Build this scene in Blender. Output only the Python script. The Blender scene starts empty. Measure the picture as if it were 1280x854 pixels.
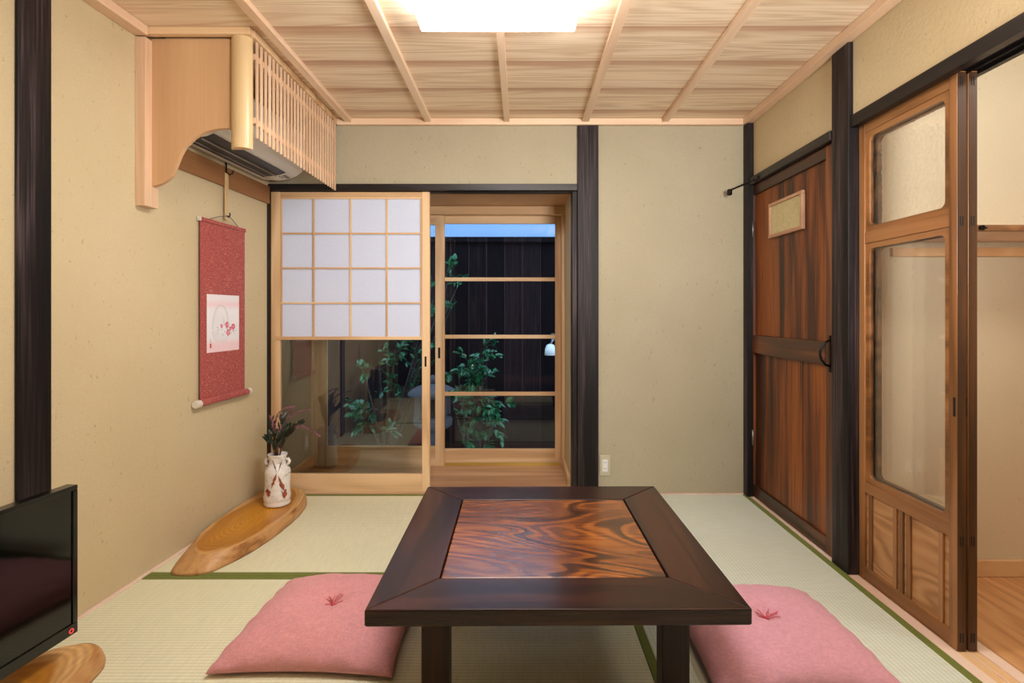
import bpy, bmesh, math, random
from mathutils import Vector, Matrix, noise
random.seed(7)
PI = math.pi
S = bpy.context.scene
C = S.collection
F, VX, VY, H = 678.0, 651.0, 392.0, 1.06      # focal length and vanishing point measured in the photo, eye height

def X(px, d): return (px - VX) * d / F
def Z(py, d): return H - (py - VY) * d / F
def WL(d): return -1.483 - .0496 * (3.14 - d)  # the left wall stands slightly out of square

# ------------------------------------------------------------------ materials
def srgb(r, g, b):
    f = lambda c: (c/255/12.92) if c/255 <= .04045 else ((c/255+.055)/1.055)**2.4
    c = (f(r), f(g), f(b)); L = .3*c[0]+.6*c[1]+.1*c[2]
    k = .14*min(1, L/.3)
    return tuple(v*(1-k) + L*k for v in c) + (1,)
def raw(r, g, b):
    f = lambda c: (c/255/12.92) if c/255 <= .04045 else ((c/255+.055)/1.055)**2.4
    return (f(r), f(g), f(b), 1)

class NT:
    def __init__(s, name):
        s.m = bpy.data.materials.new(name); s.m.use_nodes = True
        s.t = s.m.node_tree; s.t.nodes.clear()
        s.out = s.n('ShaderNodeOutputMaterial')
    def n(s, typ, **kw):
        nd = s.t.nodes.new(typ)
        for k, v in kw.items():
            if k.startswith('_'): setattr(nd, k[1:], v)
            else: nd.inputs[k.replace('_', ' ')].default_value = v
        return nd
    def l(s, a, b): s.t.links.new(a, b)
    def math(s, op, a, b=None, c=None):
        nd = s.t.nodes.new('ShaderNodeMath'); nd.operation = op
        for i, v in enumerate((a, b, c)):
            if v is None: continue
            if isinstance(v, (int, float)): nd.inputs[i].default_value = v
            else: s.l(v, nd.inputs[i])
        return nd.outputs[0]
    def coord(s, scale=(1, 1, 1), rand=0.0):
        tc = s.n('ShaderNodeTexCoord'); mp = s.n('ShaderNodeMapping'); mp.inputs['Scale'].default_value = scale
        s.l(tc.outputs['Object'], mp.inputs['Vector'])
        if rand:
            oi = s.n('ShaderNodeObjectInfo')
            v = s.math('MULTIPLY', oi.outputs['Random'], rand)
            cb = s.n('ShaderNodeCombineXYZ')
            for i in range(3): s.l(v, cb.inputs[i])
            s.l(cb.outputs[0], mp.inputs['Location'])
        return mp.outputs[0]
    def noise(s, vec, scale, detail=4, rough=.5, dist=0.0):
        nd = s.n('ShaderNodeTexNoise', Scale=scale, Detail=detail, Roughness=rough, Distortion=dist)
        s.l(vec, nd.inputs['Vector']); return nd.outputs['Fac']
    def ramp(s, fac, stops, interp='LINEAR'):
        r = s.n('ShaderNodeValToRGB'); r.color_ramp.interpolation = interp
        e = r.color_ramp.elements
        while len(e) < len(stops): e.new(.5)
        for el, (p, c) in zip(e, stops):
            el.position = p; el.color = c if len(c) == 4 else (*c, 1)
        s.l(fac, r.inputs[0]); return r.outputs[0]
    def mix(s, fac, a, b, mode='MIX'):
        nd = s.t.nodes.new('ShaderNodeMix'); nd.data_type = 'RGBA'; nd.blend_type = mode
        for i, v in ((0, fac), (6, a), (7, b)):
            if isinstance(v, (int, float)): nd.inputs[i].default_value = v
            elif isinstance(v, tuple): nd.inputs[i].default_value = v
            else: s.l(v, nd.inputs[i])
        return nd.outputs[2]
    def bsdf(s, color=None, rough=.5, bump=None, bstr=.2, bdist=.002, coat=0, **kw):
        p = s.n('ShaderNodeBsdfPrincipled', **kw)
        if color is not None:
            if isinstance(color, tuple): p.inputs['Base Color'].default_value = color
            else: s.l(color, p.inputs['Base Color'])
        if isinstance(rough, (int, float)): p.inputs['Roughness'].default_value = rough
        else: s.l(rough, p.inputs['Roughness'])
        p.inputs['Coat Weight'].default_value = coat
        p.inputs['Coat Roughness'].default_value = .12
        if bump is not None:
            b = s.n('ShaderNodeBump', Strength=bstr, Distance=bdist); s.l(bump, b.inputs['Height']); s.l(b.outputs[0], p.inputs['Normal'])
        s.l(p.outputs[0], s.out.inputs['Surface']); return p

def plain(name, col, rough=.5, **kw):
    t = NT(name)
    n = t.noise(t.coord(), 60, 3)
    c = t.mix(t.math('MULTIPLY', n, .16), col, tuple(v*.7 for v in col[:3])+(1,))
    t.bsdf(c, rough, n, .05, .001, **kw); return t.m

def wood(name, stops, axis='Z', rs=5, k=30, fib=.35, rough=.5, coat=0, stretch=.1, bstr=.15, dist=.4, rand=13.0, spec=.5):
    t = NT(name)
    i = 'XYZ'.index(axis)
    s1 = [1, 1, 1]; s1[i] = stretch
    s2 = [1, 1, 1]; s2[i] = .02
    n = t.noise(t.coord(tuple(s1), rand), rs, 2.5, .45, dist)
    ring = t.math('MULTIPLY_ADD', t.math('SINE', t.math('MULTIPLY', n, k)), .5, .5)
    f = t.noise(t.coord(tuple(s2), rand), 140, 3, .6)
    big = t.noise(t.coord(tuple(s1), rand), 1.7, 2)
    v = t.math('ADD', t.math('MULTIPLY', ring, .62 - fib*.4), t.math('MULTIPLY', f, fib))
    v = t.math('ADD', v, t.math('MULTIPLY', t.math('SUBTRACT', big, .5), .5))
    c = t.ramp(v, stops)
    p = t.bsdf(c, rough, f, bstr, .001, coat); p.inputs['Specular IOR Level'].default_value = spec
    return t.m

def plaster(name, c1, c2, fleck, bstr=.5):
    t = NT(name); co = t.coord()
    a = t.noise(co, 2.0, 3); b = t.noise(co, 170, 4, .7); g = t.noise(co, 60, 4, .65)
    c = t.mix(t.ramp(a, [(.3, (0, 0, 0)), (.7, (1, 1, 1))]), c1, c2)
    c = t.mix(t.ramp(b, [(.35, (.28,)*3), (.6, (0,)*3)]), c, tuple(v*.72 for v in c1[:3])+(1,))
    st = t.noise(t.coord((1, 1, .5)), 75, 2, .5, .6)
    c = t.mix(t.ramp(st, [(.68, (0,)*3), (.76, (.5,)*3)]), c, fleck)
    h = t.math('ADD', t.math('MULTIPLY', b, .5), g)
    t.bsdf(c, .9, h, bstr, .004); return t.m

M = {}
M['plaster'] = plaster('ochre_plaster', srgb(212, 192, 148), srgb(204, 183, 137), srgb(148, 120, 74))
M['plaster_back'] = plaster('sand_plaster', srgb(184, 174, 145), srgb(176, 165, 135), srgb(126, 114, 84), .7)
M['cream'] = plaster('cream_plaster', srgb(226, 210, 176), srgb(220, 203, 167), srgb(190, 160, 110), .15)
dk = [(.25, srgb(9, 6, 7)), (.5, srgb(23, 17, 18)), (.68, srgb(42, 33, 34)), (.8, srgb(72, 60, 62))]
M['dark'] = wood('dark_stained_post', dk, 'Z', 9, 16, .8, .5, bstr=.4, spec=.25, stretch=.06)
M['dark_x'] = wood('dark_stained_beam_across', dk, 'X', 6, 26, .5, .42)
M['dark_y'] = wood('dark_stained_beam_along', dk, 'Y', 6, 26, .5, .42)
lt = [(.1, srgb(200, 152, 98)), (.5, srgb(228, 186, 132)), (.9, srgb(240, 206, 158))]
M['light'] = wood('pale_cypress_upright', lt, 'Z', 5, 26, .3, .5, bstr=.05)
M['light_x'] = wood('pale_cypress_across', lt, 'X', 5, 26, .3, .5, bstr=.05)
M['light_y'] = wood('pale_cypress_along', lt, 'Y', 5, 26, .3, .5, bstr=.05)
M['batten'] = wood('pale_batten', [(.1, srgb(226, 184, 146)), (.6, srgb(242, 210, 174)), (.9, srgb(248, 222, 192))], 'Y', 5, 18, .3, .5, bstr=.05)
M['batten_x'] = wood('pale_moulding_across', [(.1, srgb(226, 184, 146)), (.6, srgb(242, 210, 174)), (.9, srgb(248, 222, 192))], 'X', 5, 18, .3, .5, bstr=.05)
M['slat'] = wood('pink_cedar_slat', [(.1, srgb(210, 164, 122)), (.5, srgb(234, 194, 154)), (.9, srgb(246, 218, 188))], 'Z', 6, 8, .6, .5, bstr=.05)
M['sill'] = wood('pale_sill', [(.1, srgb(224, 184, 160)), (.6, srgb(240, 212, 194)), (.9, srgb(248, 226, 212))], 'Y', 5, 14, .3, .5, bstr=.05)
M['sill_tan'] = wood('tan_groove_wood', [(.1, srgb(214, 160, 100)), (.9, srgb(238, 196, 140))], 'Y', 5, 14, .3, .5)
M['panel'] = wood('smooth_side_board', [(.1, srgb(200, 150, 98)), (.5, srgb(216, 168, 114)), (.9, srgb(226, 182, 130))], 'Z', 3, 10, .35, .45, bstr=.03)
M['rail_brown'] = wood('warm_brown_rail', [(.1, srgb(112, 70, 34)), (.5, srgb(146, 96, 50)), (.9, srgb(168, 116, 64))], 'Y', 5, 20, .4, .5)
M['peeled'] = wood('peeled_log', [(.1, srgb(210, 174, 116)), (.5, srgb(232, 202, 146)), (.9, srgb(240, 214, 164))], 'Z', 4, 8, .2, .35, bstr=.03)
M['engawa'] = wood('veranda_boards', [(.15, srgb(176, 126, 84)), (.5, srgb(208, 158, 112)), (.85, srgb(224, 178, 132))], 'X', 5, 26, .5, .4)
M['slidewood'] = wood('aged_orange_sliding_door_wood', [(.1, srgb(100, 62, 24)), (.5, srgb(154, 100, 48)), (.9, srgb(184, 128, 68))], 'Z', 6, 22, .4, .42, coat=.15)
M['slidewood_y'] = wood('aged_orange_rail_wood', [(.1, srgb(100, 62, 24)), (.5, srgb(154, 100, 48)), (.9, srgb(184, 128, 68))], 'Y', 6, 22, .4, .42, coat=.15)
M['slideend'] = wood('aged_door_edge_wood', [(.1, srgb(46, 27, 12)), (.5, srgb(82, 50, 24)), (.9, srgb(112, 72, 34))], 'Z', 6, 22, .4, .42, coat=.1)
M['slidepanel'] = wood('coarse_grained_panel', [(.0, srgb(130, 82, 36)), (.35, srgb(178, 122, 64)), (.9, srgb(204, 150, 90))], 'Y', 5, 100, .4, .5, stretch=.18)
M['doorwood'] = wood('red_brown_cedar_boards', [(.28, raw(26, 10, 3)), (.48, raw(66, 29, 8)), (.64, raw(108, 53, 15)), (.84, raw(156, 86, 28))], 'Z', 7, 16, .75, .45, coat=.04, stretch=.06)
M['doorframe'] = wood('dark_red_brown_rail', [(.1, raw(34, 16, 8)), (.5, raw(86, 44, 20)), (.9, raw(132, 76, 36))], 'Y', 6, 24, .45, .4, coat=.2)
M['doorstile'] = wood('red_brown_stile', [(.1, raw(50, 24, 10)), (.5, raw(112, 58, 22)), (.9, raw(156, 90, 38))], 'Z', 6, 24, .45, .4, coat=.2)
tb = [(.2, srgb(24, 10, 6)), (.5, srgb(44, 20, 12)), (.8, srgb(68, 34, 20))]
M['table_x'] = wood('dark_lacquered_wood_across', tb, 'X', 8, 20, .7, .27, bstr=.12, coat=.05, spec=.32)
M['table_y'] = wood('dark_lacquered_wood_along', tb, 'Y', 8, 20, .7, .27, bstr=.12, coat=.05, spec=.32)
M['table_z'] = wood('dark_lacquered_leg', tb, 'Z', 8, 20, .7, .4, bstr=.12, spec=.25)
M['pinkwood'] = wood('pinkish_window_frame', [(.1, srgb(170, 120, 84)), (.9, srgb(206, 160, 124))], 'Y', 5, 20, .3, .5)

def burl():
    t = NT('figured_table_panel')
    co = t.coord((.5, 1, 1))
    n = t.noise(co, 2.2, 2.2, .45, .9)
    w = t.math('FRACT', t.math('MULTIPLY', n, 6.5))
    line = t.ramp(w, [(0, (1, 1, 1)), (.05, (.75,)*3), (.16, (.1,)*3), (.5, (0,)*3), (.95, (.08,)*3), (1, (.9,)*3)])
    n2 = t.math('MULTIPLY_ADD', t.math('SINE', t.math('MULTIPLY', n, 130)), .5, .5)
    f = t.noise(t.coord((.06, 1, 1)), 160, 3, .6)
    v = t.math('ADD', t.math('ADD', t.math('MULTIPLY', n2, .2), .12), t.math('MULTIPLY', f, .55))
    c = t.ramp(v, [(.3, raw(88, 44, 14)), (.5, raw(134, 74, 24)), (.72, raw(176, 108, 42))])
    big = t.noise(t.coord(), 3.5, 2)
    c = t.mix(t.ramp(big, [(.38, (.6,)*3), (.6, (0,)*3)]), c, srgb(84, 40, 16))
    c = t.mix(t.math('MULTIPLY', line, .85), c, srgb(22, 9, 6))
    t.bsdf(c, .24, f, .06, .001, coat=.3); return t.m
M['burl'] = burl()

def ceil_mat():
    t = NT('cedar_ceiling_boards')
    tc = t.n('ShaderNodeTexCoord'); sp = t.n('ShaderNodeSeparateXYZ'); t.l(tc.outputs['Object'], sp.inputs[0])
    y = sp.outputs['Y']
    wob = t.noise(t.coord((.5, 1, 1)), 3, 2)
    u = t.math('DIVIDE', t.math('SUBTRACT', y, 2.153 - .295*20), .295)
    idx = t.math('FLOOR', u); fr = t.math('FRACT', u)
    cb = t.n('ShaderNodeCombineXYZ'); t.l(t.math('MULTIPLY', sp.outputs['X'], .05), cb.inputs[0])
    t.l(t.math('ADD', y, t.math('MULTIPLY', idx, 3.7)), cb.inputs[1]); t.l(idx, cb.inputs[2])
    n = t.noise(cb.outputs[0], 7, 3, .45, .5)
    ring = t.math('MULTIPLY_ADD', t.math('SINE', t.math('MULTIPLY', n, 80)), .5, .5)
    f = t.noise(t.coord((.02, 1, 1)), 150, 3, .6)
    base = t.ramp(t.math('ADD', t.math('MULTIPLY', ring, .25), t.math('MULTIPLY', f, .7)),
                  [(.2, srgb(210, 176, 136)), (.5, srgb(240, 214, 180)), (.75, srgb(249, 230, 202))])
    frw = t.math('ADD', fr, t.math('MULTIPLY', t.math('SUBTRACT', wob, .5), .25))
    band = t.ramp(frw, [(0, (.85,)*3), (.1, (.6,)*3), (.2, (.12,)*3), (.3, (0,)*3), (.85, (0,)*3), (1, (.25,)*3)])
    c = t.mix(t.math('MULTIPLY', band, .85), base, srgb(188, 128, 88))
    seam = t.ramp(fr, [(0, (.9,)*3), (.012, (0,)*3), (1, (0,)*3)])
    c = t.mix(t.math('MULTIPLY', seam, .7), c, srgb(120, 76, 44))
    t.bsdf(c, .6, f, .08, .001); return t.m
M['ceil'] = ceil_mat()

def tatami(name, rib, c1, c2):
    t = NT(name)
    tc = t.n('ShaderNodeTexCoord'); sp = t.n('ShaderNodeSeparateXYZ'); t.l(tc.outputs['Object'], sp.inputs[0])
    a = sp.outputs['Y'] if rib == 'X' else sp.outputs['X']
    b = sp.outputs['X'] if rib == 'X' else sp.outputs['Y']
    r = t.math('MULTIPLY_ADD', t.math('SINE', t.math('MULTIPLY', a, 2*PI/.0145)), .5, .5)
    r2 = t.math('POWER', r, .45)
    weave = t.math('MULTIPLY_ADD', t.math('SINE', t.math('MULTIPLY', b, 2*PI/.004)), .5, .5)
    rush = t.noise(t.coord((.05, 1, 1) if rib == 'Y' else (1, .05, 1)), 260, 3, .6)
    big = t.noise(t.coord(), 1.6, 3)
    c = t.mix(t.ramp(big, [(.3, (0,)*3), (.7, (1,)*3)]), c1, c2)
    c = t.mix(t.math('MULTIPLY', t.math('SUBTRACT', 1.0, r2), .32), c, srgb(156, 156, 118))
    c = t.mix(t.ramp(rush, [(.35, (.25,)*3), (.6, (0,)*3)]), c, srgb(184, 184, 144))
    h = t.math('ADD', r2, t.math('MULTIPLY', weave, .25))
    t.bsdf(c, .55, h, .5, .0012); return t.m
M['tatami_x'] = tatami('rush_mat_across', 'X', srgb(240, 237, 202), srgb(234, 232, 194))
M['tatami_y'] = tatami('rush_mat_along', 'Y', srgb(222, 234, 226), srgb(216, 228, 214))

def cloth(name, col, s=900, rough=.9, sheen=.3, amp=.35):
    t = NT(name); co = t.coord()
    w = t.noise(t.coord((1, .25, 1)), s*.4, 2); w2 = t.noise(t.coord((.25, 1, 1)), s*.4, 2)
    v = t.math('ADD', w, w2)
    c = t.mix(t.ramp(t.math('MULTIPLY', v, .5), [(.4, (amp,)*3), (.6, (0,)*3)]), col, tuple(x*.6 for x in col[:3])+(1,))
    t.bsdf(c, rough, v, .25, .001, Sheen_Weight=sheen); return t.m
M['heri'] = cloth('green_cloth_border', srgb(112, 122, 34), 700, sheen=.1)
M['pink_a'] = cloth('rose_cotton', srgb(228, 148, 152), 500, sheen=.15)
M['pink_b'] = cloth('dusty_pink_cotton', srgb(220, 152, 172), 500, sheen=.15)
M['thread'] = plain('red_thread', srgb(200, 60, 74), .7)
M['brocade'] = None
def brocade():
    t = NT('red_flecked_brocade')
    n = t.noise(t.coord((1, .35, 1.6)), 160, 3, .7)
    c = t.ramp(n, [(.35, srgb(150, 52, 50)), (.55, srgb(178, 72, 66)), (.64, srgb(196, 110, 88)), (.74, srgb(226, 168, 130))])
    t.bsdf(c, .75, n, .2, .0006, Sheen_Weight=.15); return t.m
M['brocade'] = brocade()
def picture():
    t = NT('painting_paper')
    tc = t.n('ShaderNodeTexCoord'); sp = t.n('ShaderNodeSeparateXYZ'); t.l(tc.outputs['Generated'], sp.inputs[0])
    z = t.math('ADD', sp.outputs['Z'], t.math('MULTIPLY', t.noise(t.coord(), 14, 2), .06))
    c = t.ramp(z, [(0, srgb(246, 206, 214)), (.16, srgb(244, 210, 216)), (.26, srgb(238, 234, 240)), (.76, srgb(240, 238, 244)), (.86, srgb(246, 214, 222)), (.95, srgb(240, 232, 238))])
    t.bsdf(c, .7); return t.m
M['paper_art'] = picture()
M['ink'] = plain('pale_grey_ink', srgb(196, 200, 196), .8)
M['inkdark'] = plain('grey_ink', srgb(120, 110, 110), .8)
M['petal'] = plain('pink_paint', srgb(236, 92, 134), .8)
M['petal_core'] = plain('light_pink_paint', srgb(250, 190, 200), .8)
M['leafpaint'] = plain('green_paint', srgb(120, 176, 140), .8)
M['sealred'] = plain('seal_red', srgb(210, 60, 60), .8)
M['ivory'] = plain('ivory_roller_end', srgb(222, 214, 196), .35)
M['black'] = plain('black_iron', srgb(16, 14, 15), .35, Metallic=.6)
M['hole'] = plain('dark_recess', srgb(10, 8, 8), .8)
M['steel'] = plain('grey_steel', srgb(150, 150, 155), .35, Metallic=.9)
M['brass'] = plain('brass_rail', srgb(226, 190, 70), .35, Metallic=.7)
M['acwhite'] = plain('warm_white_plastic', srgb(214, 208, 196), .45)
M['acdark'] = plain('dark_louvre', srgb(28, 24, 22), .4)
M['aclouvre'] = plain('grey_louvre', srgb(120, 112, 104), .3)
M['outlet'] = plain('beige_plate', srgb(196, 190, 160), .5)
M['white'] = plain('white_plastic', srgb(236, 236, 238), .4)
M['bezel'] = plain('black_gloss_plastic', srgb(14, 12, 12), .16, IOR=1.5)
t = NT('dark_screen'); t.bsdf(srgb(5, 5, 6), .06, IOR=1.5); M['screen'] = t.m
t = NT('red_led'); t.n('ShaderNodeEmission'); e = t.t.nodes[-1]; e.inputs[0].default_value = srgb(255, 60, 50); e.inputs[1].default_value = 1.2; t.l(e.outputs[0], t.out.inputs[0]); M['led'] = t.m

def paper():
    t = NT('white_screen_paper')
    n = t.noise(t.coord(), 90, 4, .6)
    c = t.ramp(n, [(.3, srgb(212, 224, 250)), (.7, srgb(220, 230, 255))])
    d = t.n('ShaderNodeBsdfDiffuse'); tr = t.n('ShaderNodeBsdfTranslucent'); mx = t.n('ShaderNodeMixShader', Fac=.12)
    t.l(c, d.inputs[0]); t.l(c, tr.inputs[0]); t.l(d.outputs[0], mx.inputs[1]); t.l(tr.outputs[0], mx.inputs[2]); t.l(mx.outputs[0], t.out.inputs[0])
    return t.m
M['paper'] = paper()
def thin_glass(name, rough=.0, tint=(.95, .97, .96, 1), boost=1.8):
    t = NT(name)
    fr = t.n('ShaderNodeFresnel', IOR=boost)
    tr = t.n('ShaderNodeBsdfTransparent'); tr.inputs[0].default_value = tint
    gl = t.n('ShaderNodeBsdfGlossy', Roughness=rough)
    mx = t.n('ShaderNodeMixShader'); t.l(fr.outputs[0], mx.inputs[0]); t.l(tr.outputs[0], mx.inputs[1]); t.l(gl.outputs[0], mx.inputs[2])
    t.l(mx.outputs[0], t.out.inputs[0]); return t.m
M['glass'] = thin_glass('clear_window_glass')
M['garden_glass'] = thin_glass('garden_door_glass', boost=1.4)
def figured():
    t = NT('hammered_glass')
    tc = t.coord()
    v = t.n('ShaderNodeTexVoronoi', Scale=75.0, _feature='SMOOTH_F1'); t.l(tc, v.inputs['Vector'])
    b = t.n('ShaderNodeBump', Strength=.35, Distance=.0015); t.l(v.outputs['Distance'], b.inputs['Height'])
    g = t.n('ShaderNodeBsdfGlass', Roughness=.03, IOR=1.45); t.l(b.outputs[0], g.inputs['Normal'])
    t.l(g.outputs[0], t.out.inputs[0]); return t.m
M['figured'] = figured()
def wavy():
    t = NT('wavy_old_glass')
    n = t.noise(t.coord(), 45, 2, .5, .3)
    b = t.n('ShaderNodeBump', Strength=.05, Distance=.001); t.l(n, b.inputs['Height'])
    g = t.n('ShaderNodeBsdfGlass', Roughness=.01, IOR=1.5); t.l(b.outputs[0], g.inputs['Normal'])
    t.l(g.outputs[0], t.out.inputs[0]); return t.m
M['wavy'] = wavy()
def frosted():
    t = NT('frosted_pane'); n = t.noise(t.coord(), 60, 3)
    c = t.ramp(n, [(.3, srgb(192, 176, 120)), (.7, srgb(206, 190, 136))])
    t.bsdf(c, .25, n, .1, .001); return t.m
M['frosted'] = frosted()

def slab_mat(name, cx, cy, rx, ry):
    t = NT(name)
    tc = t.n('ShaderNodeTexCoord'); mp = t.n('ShaderNodeMapping'); t.l(tc.outputs['Object'], mp.inputs[0])
    mp.inputs['Location'].default_value = (-cx/rx, -cy/ry, 0); mp.inputs['Scale'].default_value = (1/rx, 1/ry, 1)
    sp = t.n('ShaderNodeSeparateXYZ'); t.l(mp.outputs[0], sp.inputs[0])
    r = t.math('SQRT', t.math('ADD', t.math('POWER', t.math('ABSOLUTE', sp.outputs[0]), 2), t.math('POWER', t.math('ABSOLUTE', sp.outputs[1]), 2)))
    wob = t.noise(t.coord(), 5, 3)
    r = t.math('ADD', r, t.math('MULTIPLY', t.math('SUBTRACT', wob, .5), .28))
    c = t.ramp(r, [(0, raw(222, 156, 30)), (.35, raw(220, 152, 36)), (.62, raw(196, 132, 32)), (.74, raw(190, 124, 34)), (.80, raw(228, 180, 116)), (.95, raw(234, 190, 130)), (1.2, raw(206, 154, 88))])
    ring = t.math('MULTIPLY_ADD', t.math('SINE', t.math('MULTIPLY', r, 95)), .5, .5)
    c = t.mix(t.math('MULTIPLY', ring, .4), c, raw(150, 88, 24))
    f = t.noise(t.coord((1, .1, 1)), 90, 3)
    c = t.mix(t.ramp(f, [(.4, (.25,)*3), (.65, (0,)*3)]), c, raw(150, 96, 40))
    t.bsdf(c, .38, f, .08, .001, coat=.1); return t.m
M['bark'] = wood('live_edge', [(.1, srgb(120, 72, 26)), (.4, srgb(182, 122, 56)), (.9, srgb(216, 164, 96))], 'Y', 14, 14, .5, .45, stretch=.4)

def vase_mat():
    t = NT('white_crackle_glaze')
    n = t.noise(t.coord((1, 1, 2)), 22, 4, .6); n2 = t.noise(t.coord(), 120, 3)
    c = t.ramp(n, [(.3, srgb(196, 176, 160)), (.45, srgb(228, 222, 216)), (.7, srgb(238, 234, 230))])
    c = t.mix(t.ramp(n2, [(.66, (0,)*3), (.72, (.8,)*3)]), c, srgb(140, 70, 40))
    t.bsdf(c, .3, n2, .3, .002, coat=.3); return t.m
M['vase'] = vase_mat()
M['rust'] = plain('rust_glaze', srgb(158, 74, 36), .4)
M['rustdark'] = plain('dark_brown_glaze', srgb(86, 46, 36), .4)
def leaf(name, a, b, rough=.35, rnd=True):
    t = NT(name); n = t.noise(t.coord(), 25, 3)
    c = t.ramp(n, [(.35, a), (.65, b)])
    t.bsdf(c, rough); return t.m
M['leaf'] = leaf('dark_green_leaf', srgb(28, 40, 28), srgb(52, 62, 44))
M['stem'] = leaf('brown_stem', srgb(66, 40, 32), srgb(96, 60, 46), .7)
M['blossom'] = leaf('purple_pink_buds', srgb(112, 56, 78), srgb(160, 100, 122), .9)
M['camellia'] = leaf('glossy_camellia_leaf', raw(16, 64, 42), raw(46, 116, 76), .2)
M['bark_tree'] = leaf('grey_bark', srgb(30, 26, 24), srgb(50, 44, 40), .9)
M['fence'] = wood('blackened_cedar_boards', [(.1, srgb(22, 15, 15)), (.5, srgb(36, 26, 27)), (.9, srgb(58, 42, 40))], 'Z', 5, 22, .5, .75)
def fence_mat():
    t = NT('blackened_cedar_fence')
    tc = t.n('ShaderNodeTexCoord'); sp = t.n('ShaderNodeSeparateXYZ'); t.l(tc.outputs['Object'], sp.inputs[0])
    idx = t.math('FLOOR', t.math('DIVIDE', sp.outputs[0], .172))
    wn = t.n('ShaderNodeTexWhiteNoise', _noise_dimensions='1D'); t.l(idx, wn.inputs['W'])
    f = t.noise(t.coord((1, 1, .06)), 60, 4, .6)
    v = t.math('ADD', t.math('MULTIPLY', wn.outputs['Value'], .35), t.math('MULTIPLY', f, .7))
    c = t.ramp(v, [(.25, srgb(8, 5, 8)), (.5, srgb(20, 13, 17)), (.8, srgb(44, 30, 32))])
    fx = t.math('FRACT', t.math('DIVIDE', sp.outputs[0], .172))
    c = t.mix(t.ramp(fx, [(0, (.9,)*3), (.03, (0,)*3), (.965, (0,)*3), (1, (.35,)*3)]), c, srgb(78, 58, 54))
    p = t.bsdf(c, .9); p.inputs['Specular IOR Level'].default_value = .1; return t.m
M['fence'] = fence_mat()
M['bluewall'] = plaster('pale_blue_render', srgb(150, 186, 236), srgb(140, 176, 230), srgb(210, 226, 250), .4)
M['stone'] = plaster('grey_granite', srgb(78, 78, 88), srgb(56, 56, 64), srgb(30, 30, 34), .8)
M['soil'] = plaster('dark_garden_soil', srgb(50, 46, 40), srgb(40, 38, 34), srgb(80, 80, 70), .8)
def floorboards():
    t = NT('honey_floorboards')
    tc = t.n('ShaderNodeTexCoord'); sp = t.n('ShaderNodeSeparateXYZ'); t.l(tc.outputs['Object'], sp.inputs[0])
    u = t.math('DIVIDE', t.math('SUBTRACT', sp.outputs[0], 1.725-2.4), .12); idx = t.math('FLOOR', u); fr = t.math('FRACT', u)
    cb = t.n('ShaderNodeCombineXYZ'); t.l(t.math('ADD', sp.outputs[0], t.math('MULTIPLY', idx, 2.3)), cb.inputs[0]); t.l(t.math('MULTIPLY', sp.outputs[1], .15), cb.inputs[1]); t.l(idx, cb.inputs[2])
    n = t.noise(cb.outputs[0], 7, 3, .45, .5); ring = t.math('MULTIPLY_ADD', t.math('SINE', t.math('MULTIPLY', n, 40)), .5, .5)
    f = t.noise(t.coord((1, .03, 1)), 140, 3)
    c = t.ramp(t.math('ADD', t.math('MULTIPLY', ring, .25), t.math('MULTIPLY', f, .6)), [(.1, srgb(190, 124, 62)), (.5, srgb(222, 160, 94)), (.9, srgb(236, 184, 122))])
    c = t.mix(t.ramp(fr, [(0, (.8,)*3), (.025, (0,)*3), (1, (0,)*3)]), c, srgb(110, 62, 24))
    t.bsdf(c, .35, f, .06, .001, coat=.15); return t.m
M['floorboards'] = floorboards()
def emit(name, col, s):
    t = NT(name); e = t.n('ShaderNodeEmission', Strength=s); e.inputs[0].default_value = col; t.l(e.outputs[0], t.out.inputs[0]); return t.m
M['lamp'] = emit('glowing_diffuser', (1, .965, .93, 1), 25)
M['lamp2'] = emit('glowing_diffuser_hall', (1, .93, .84, 1), 20)

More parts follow.
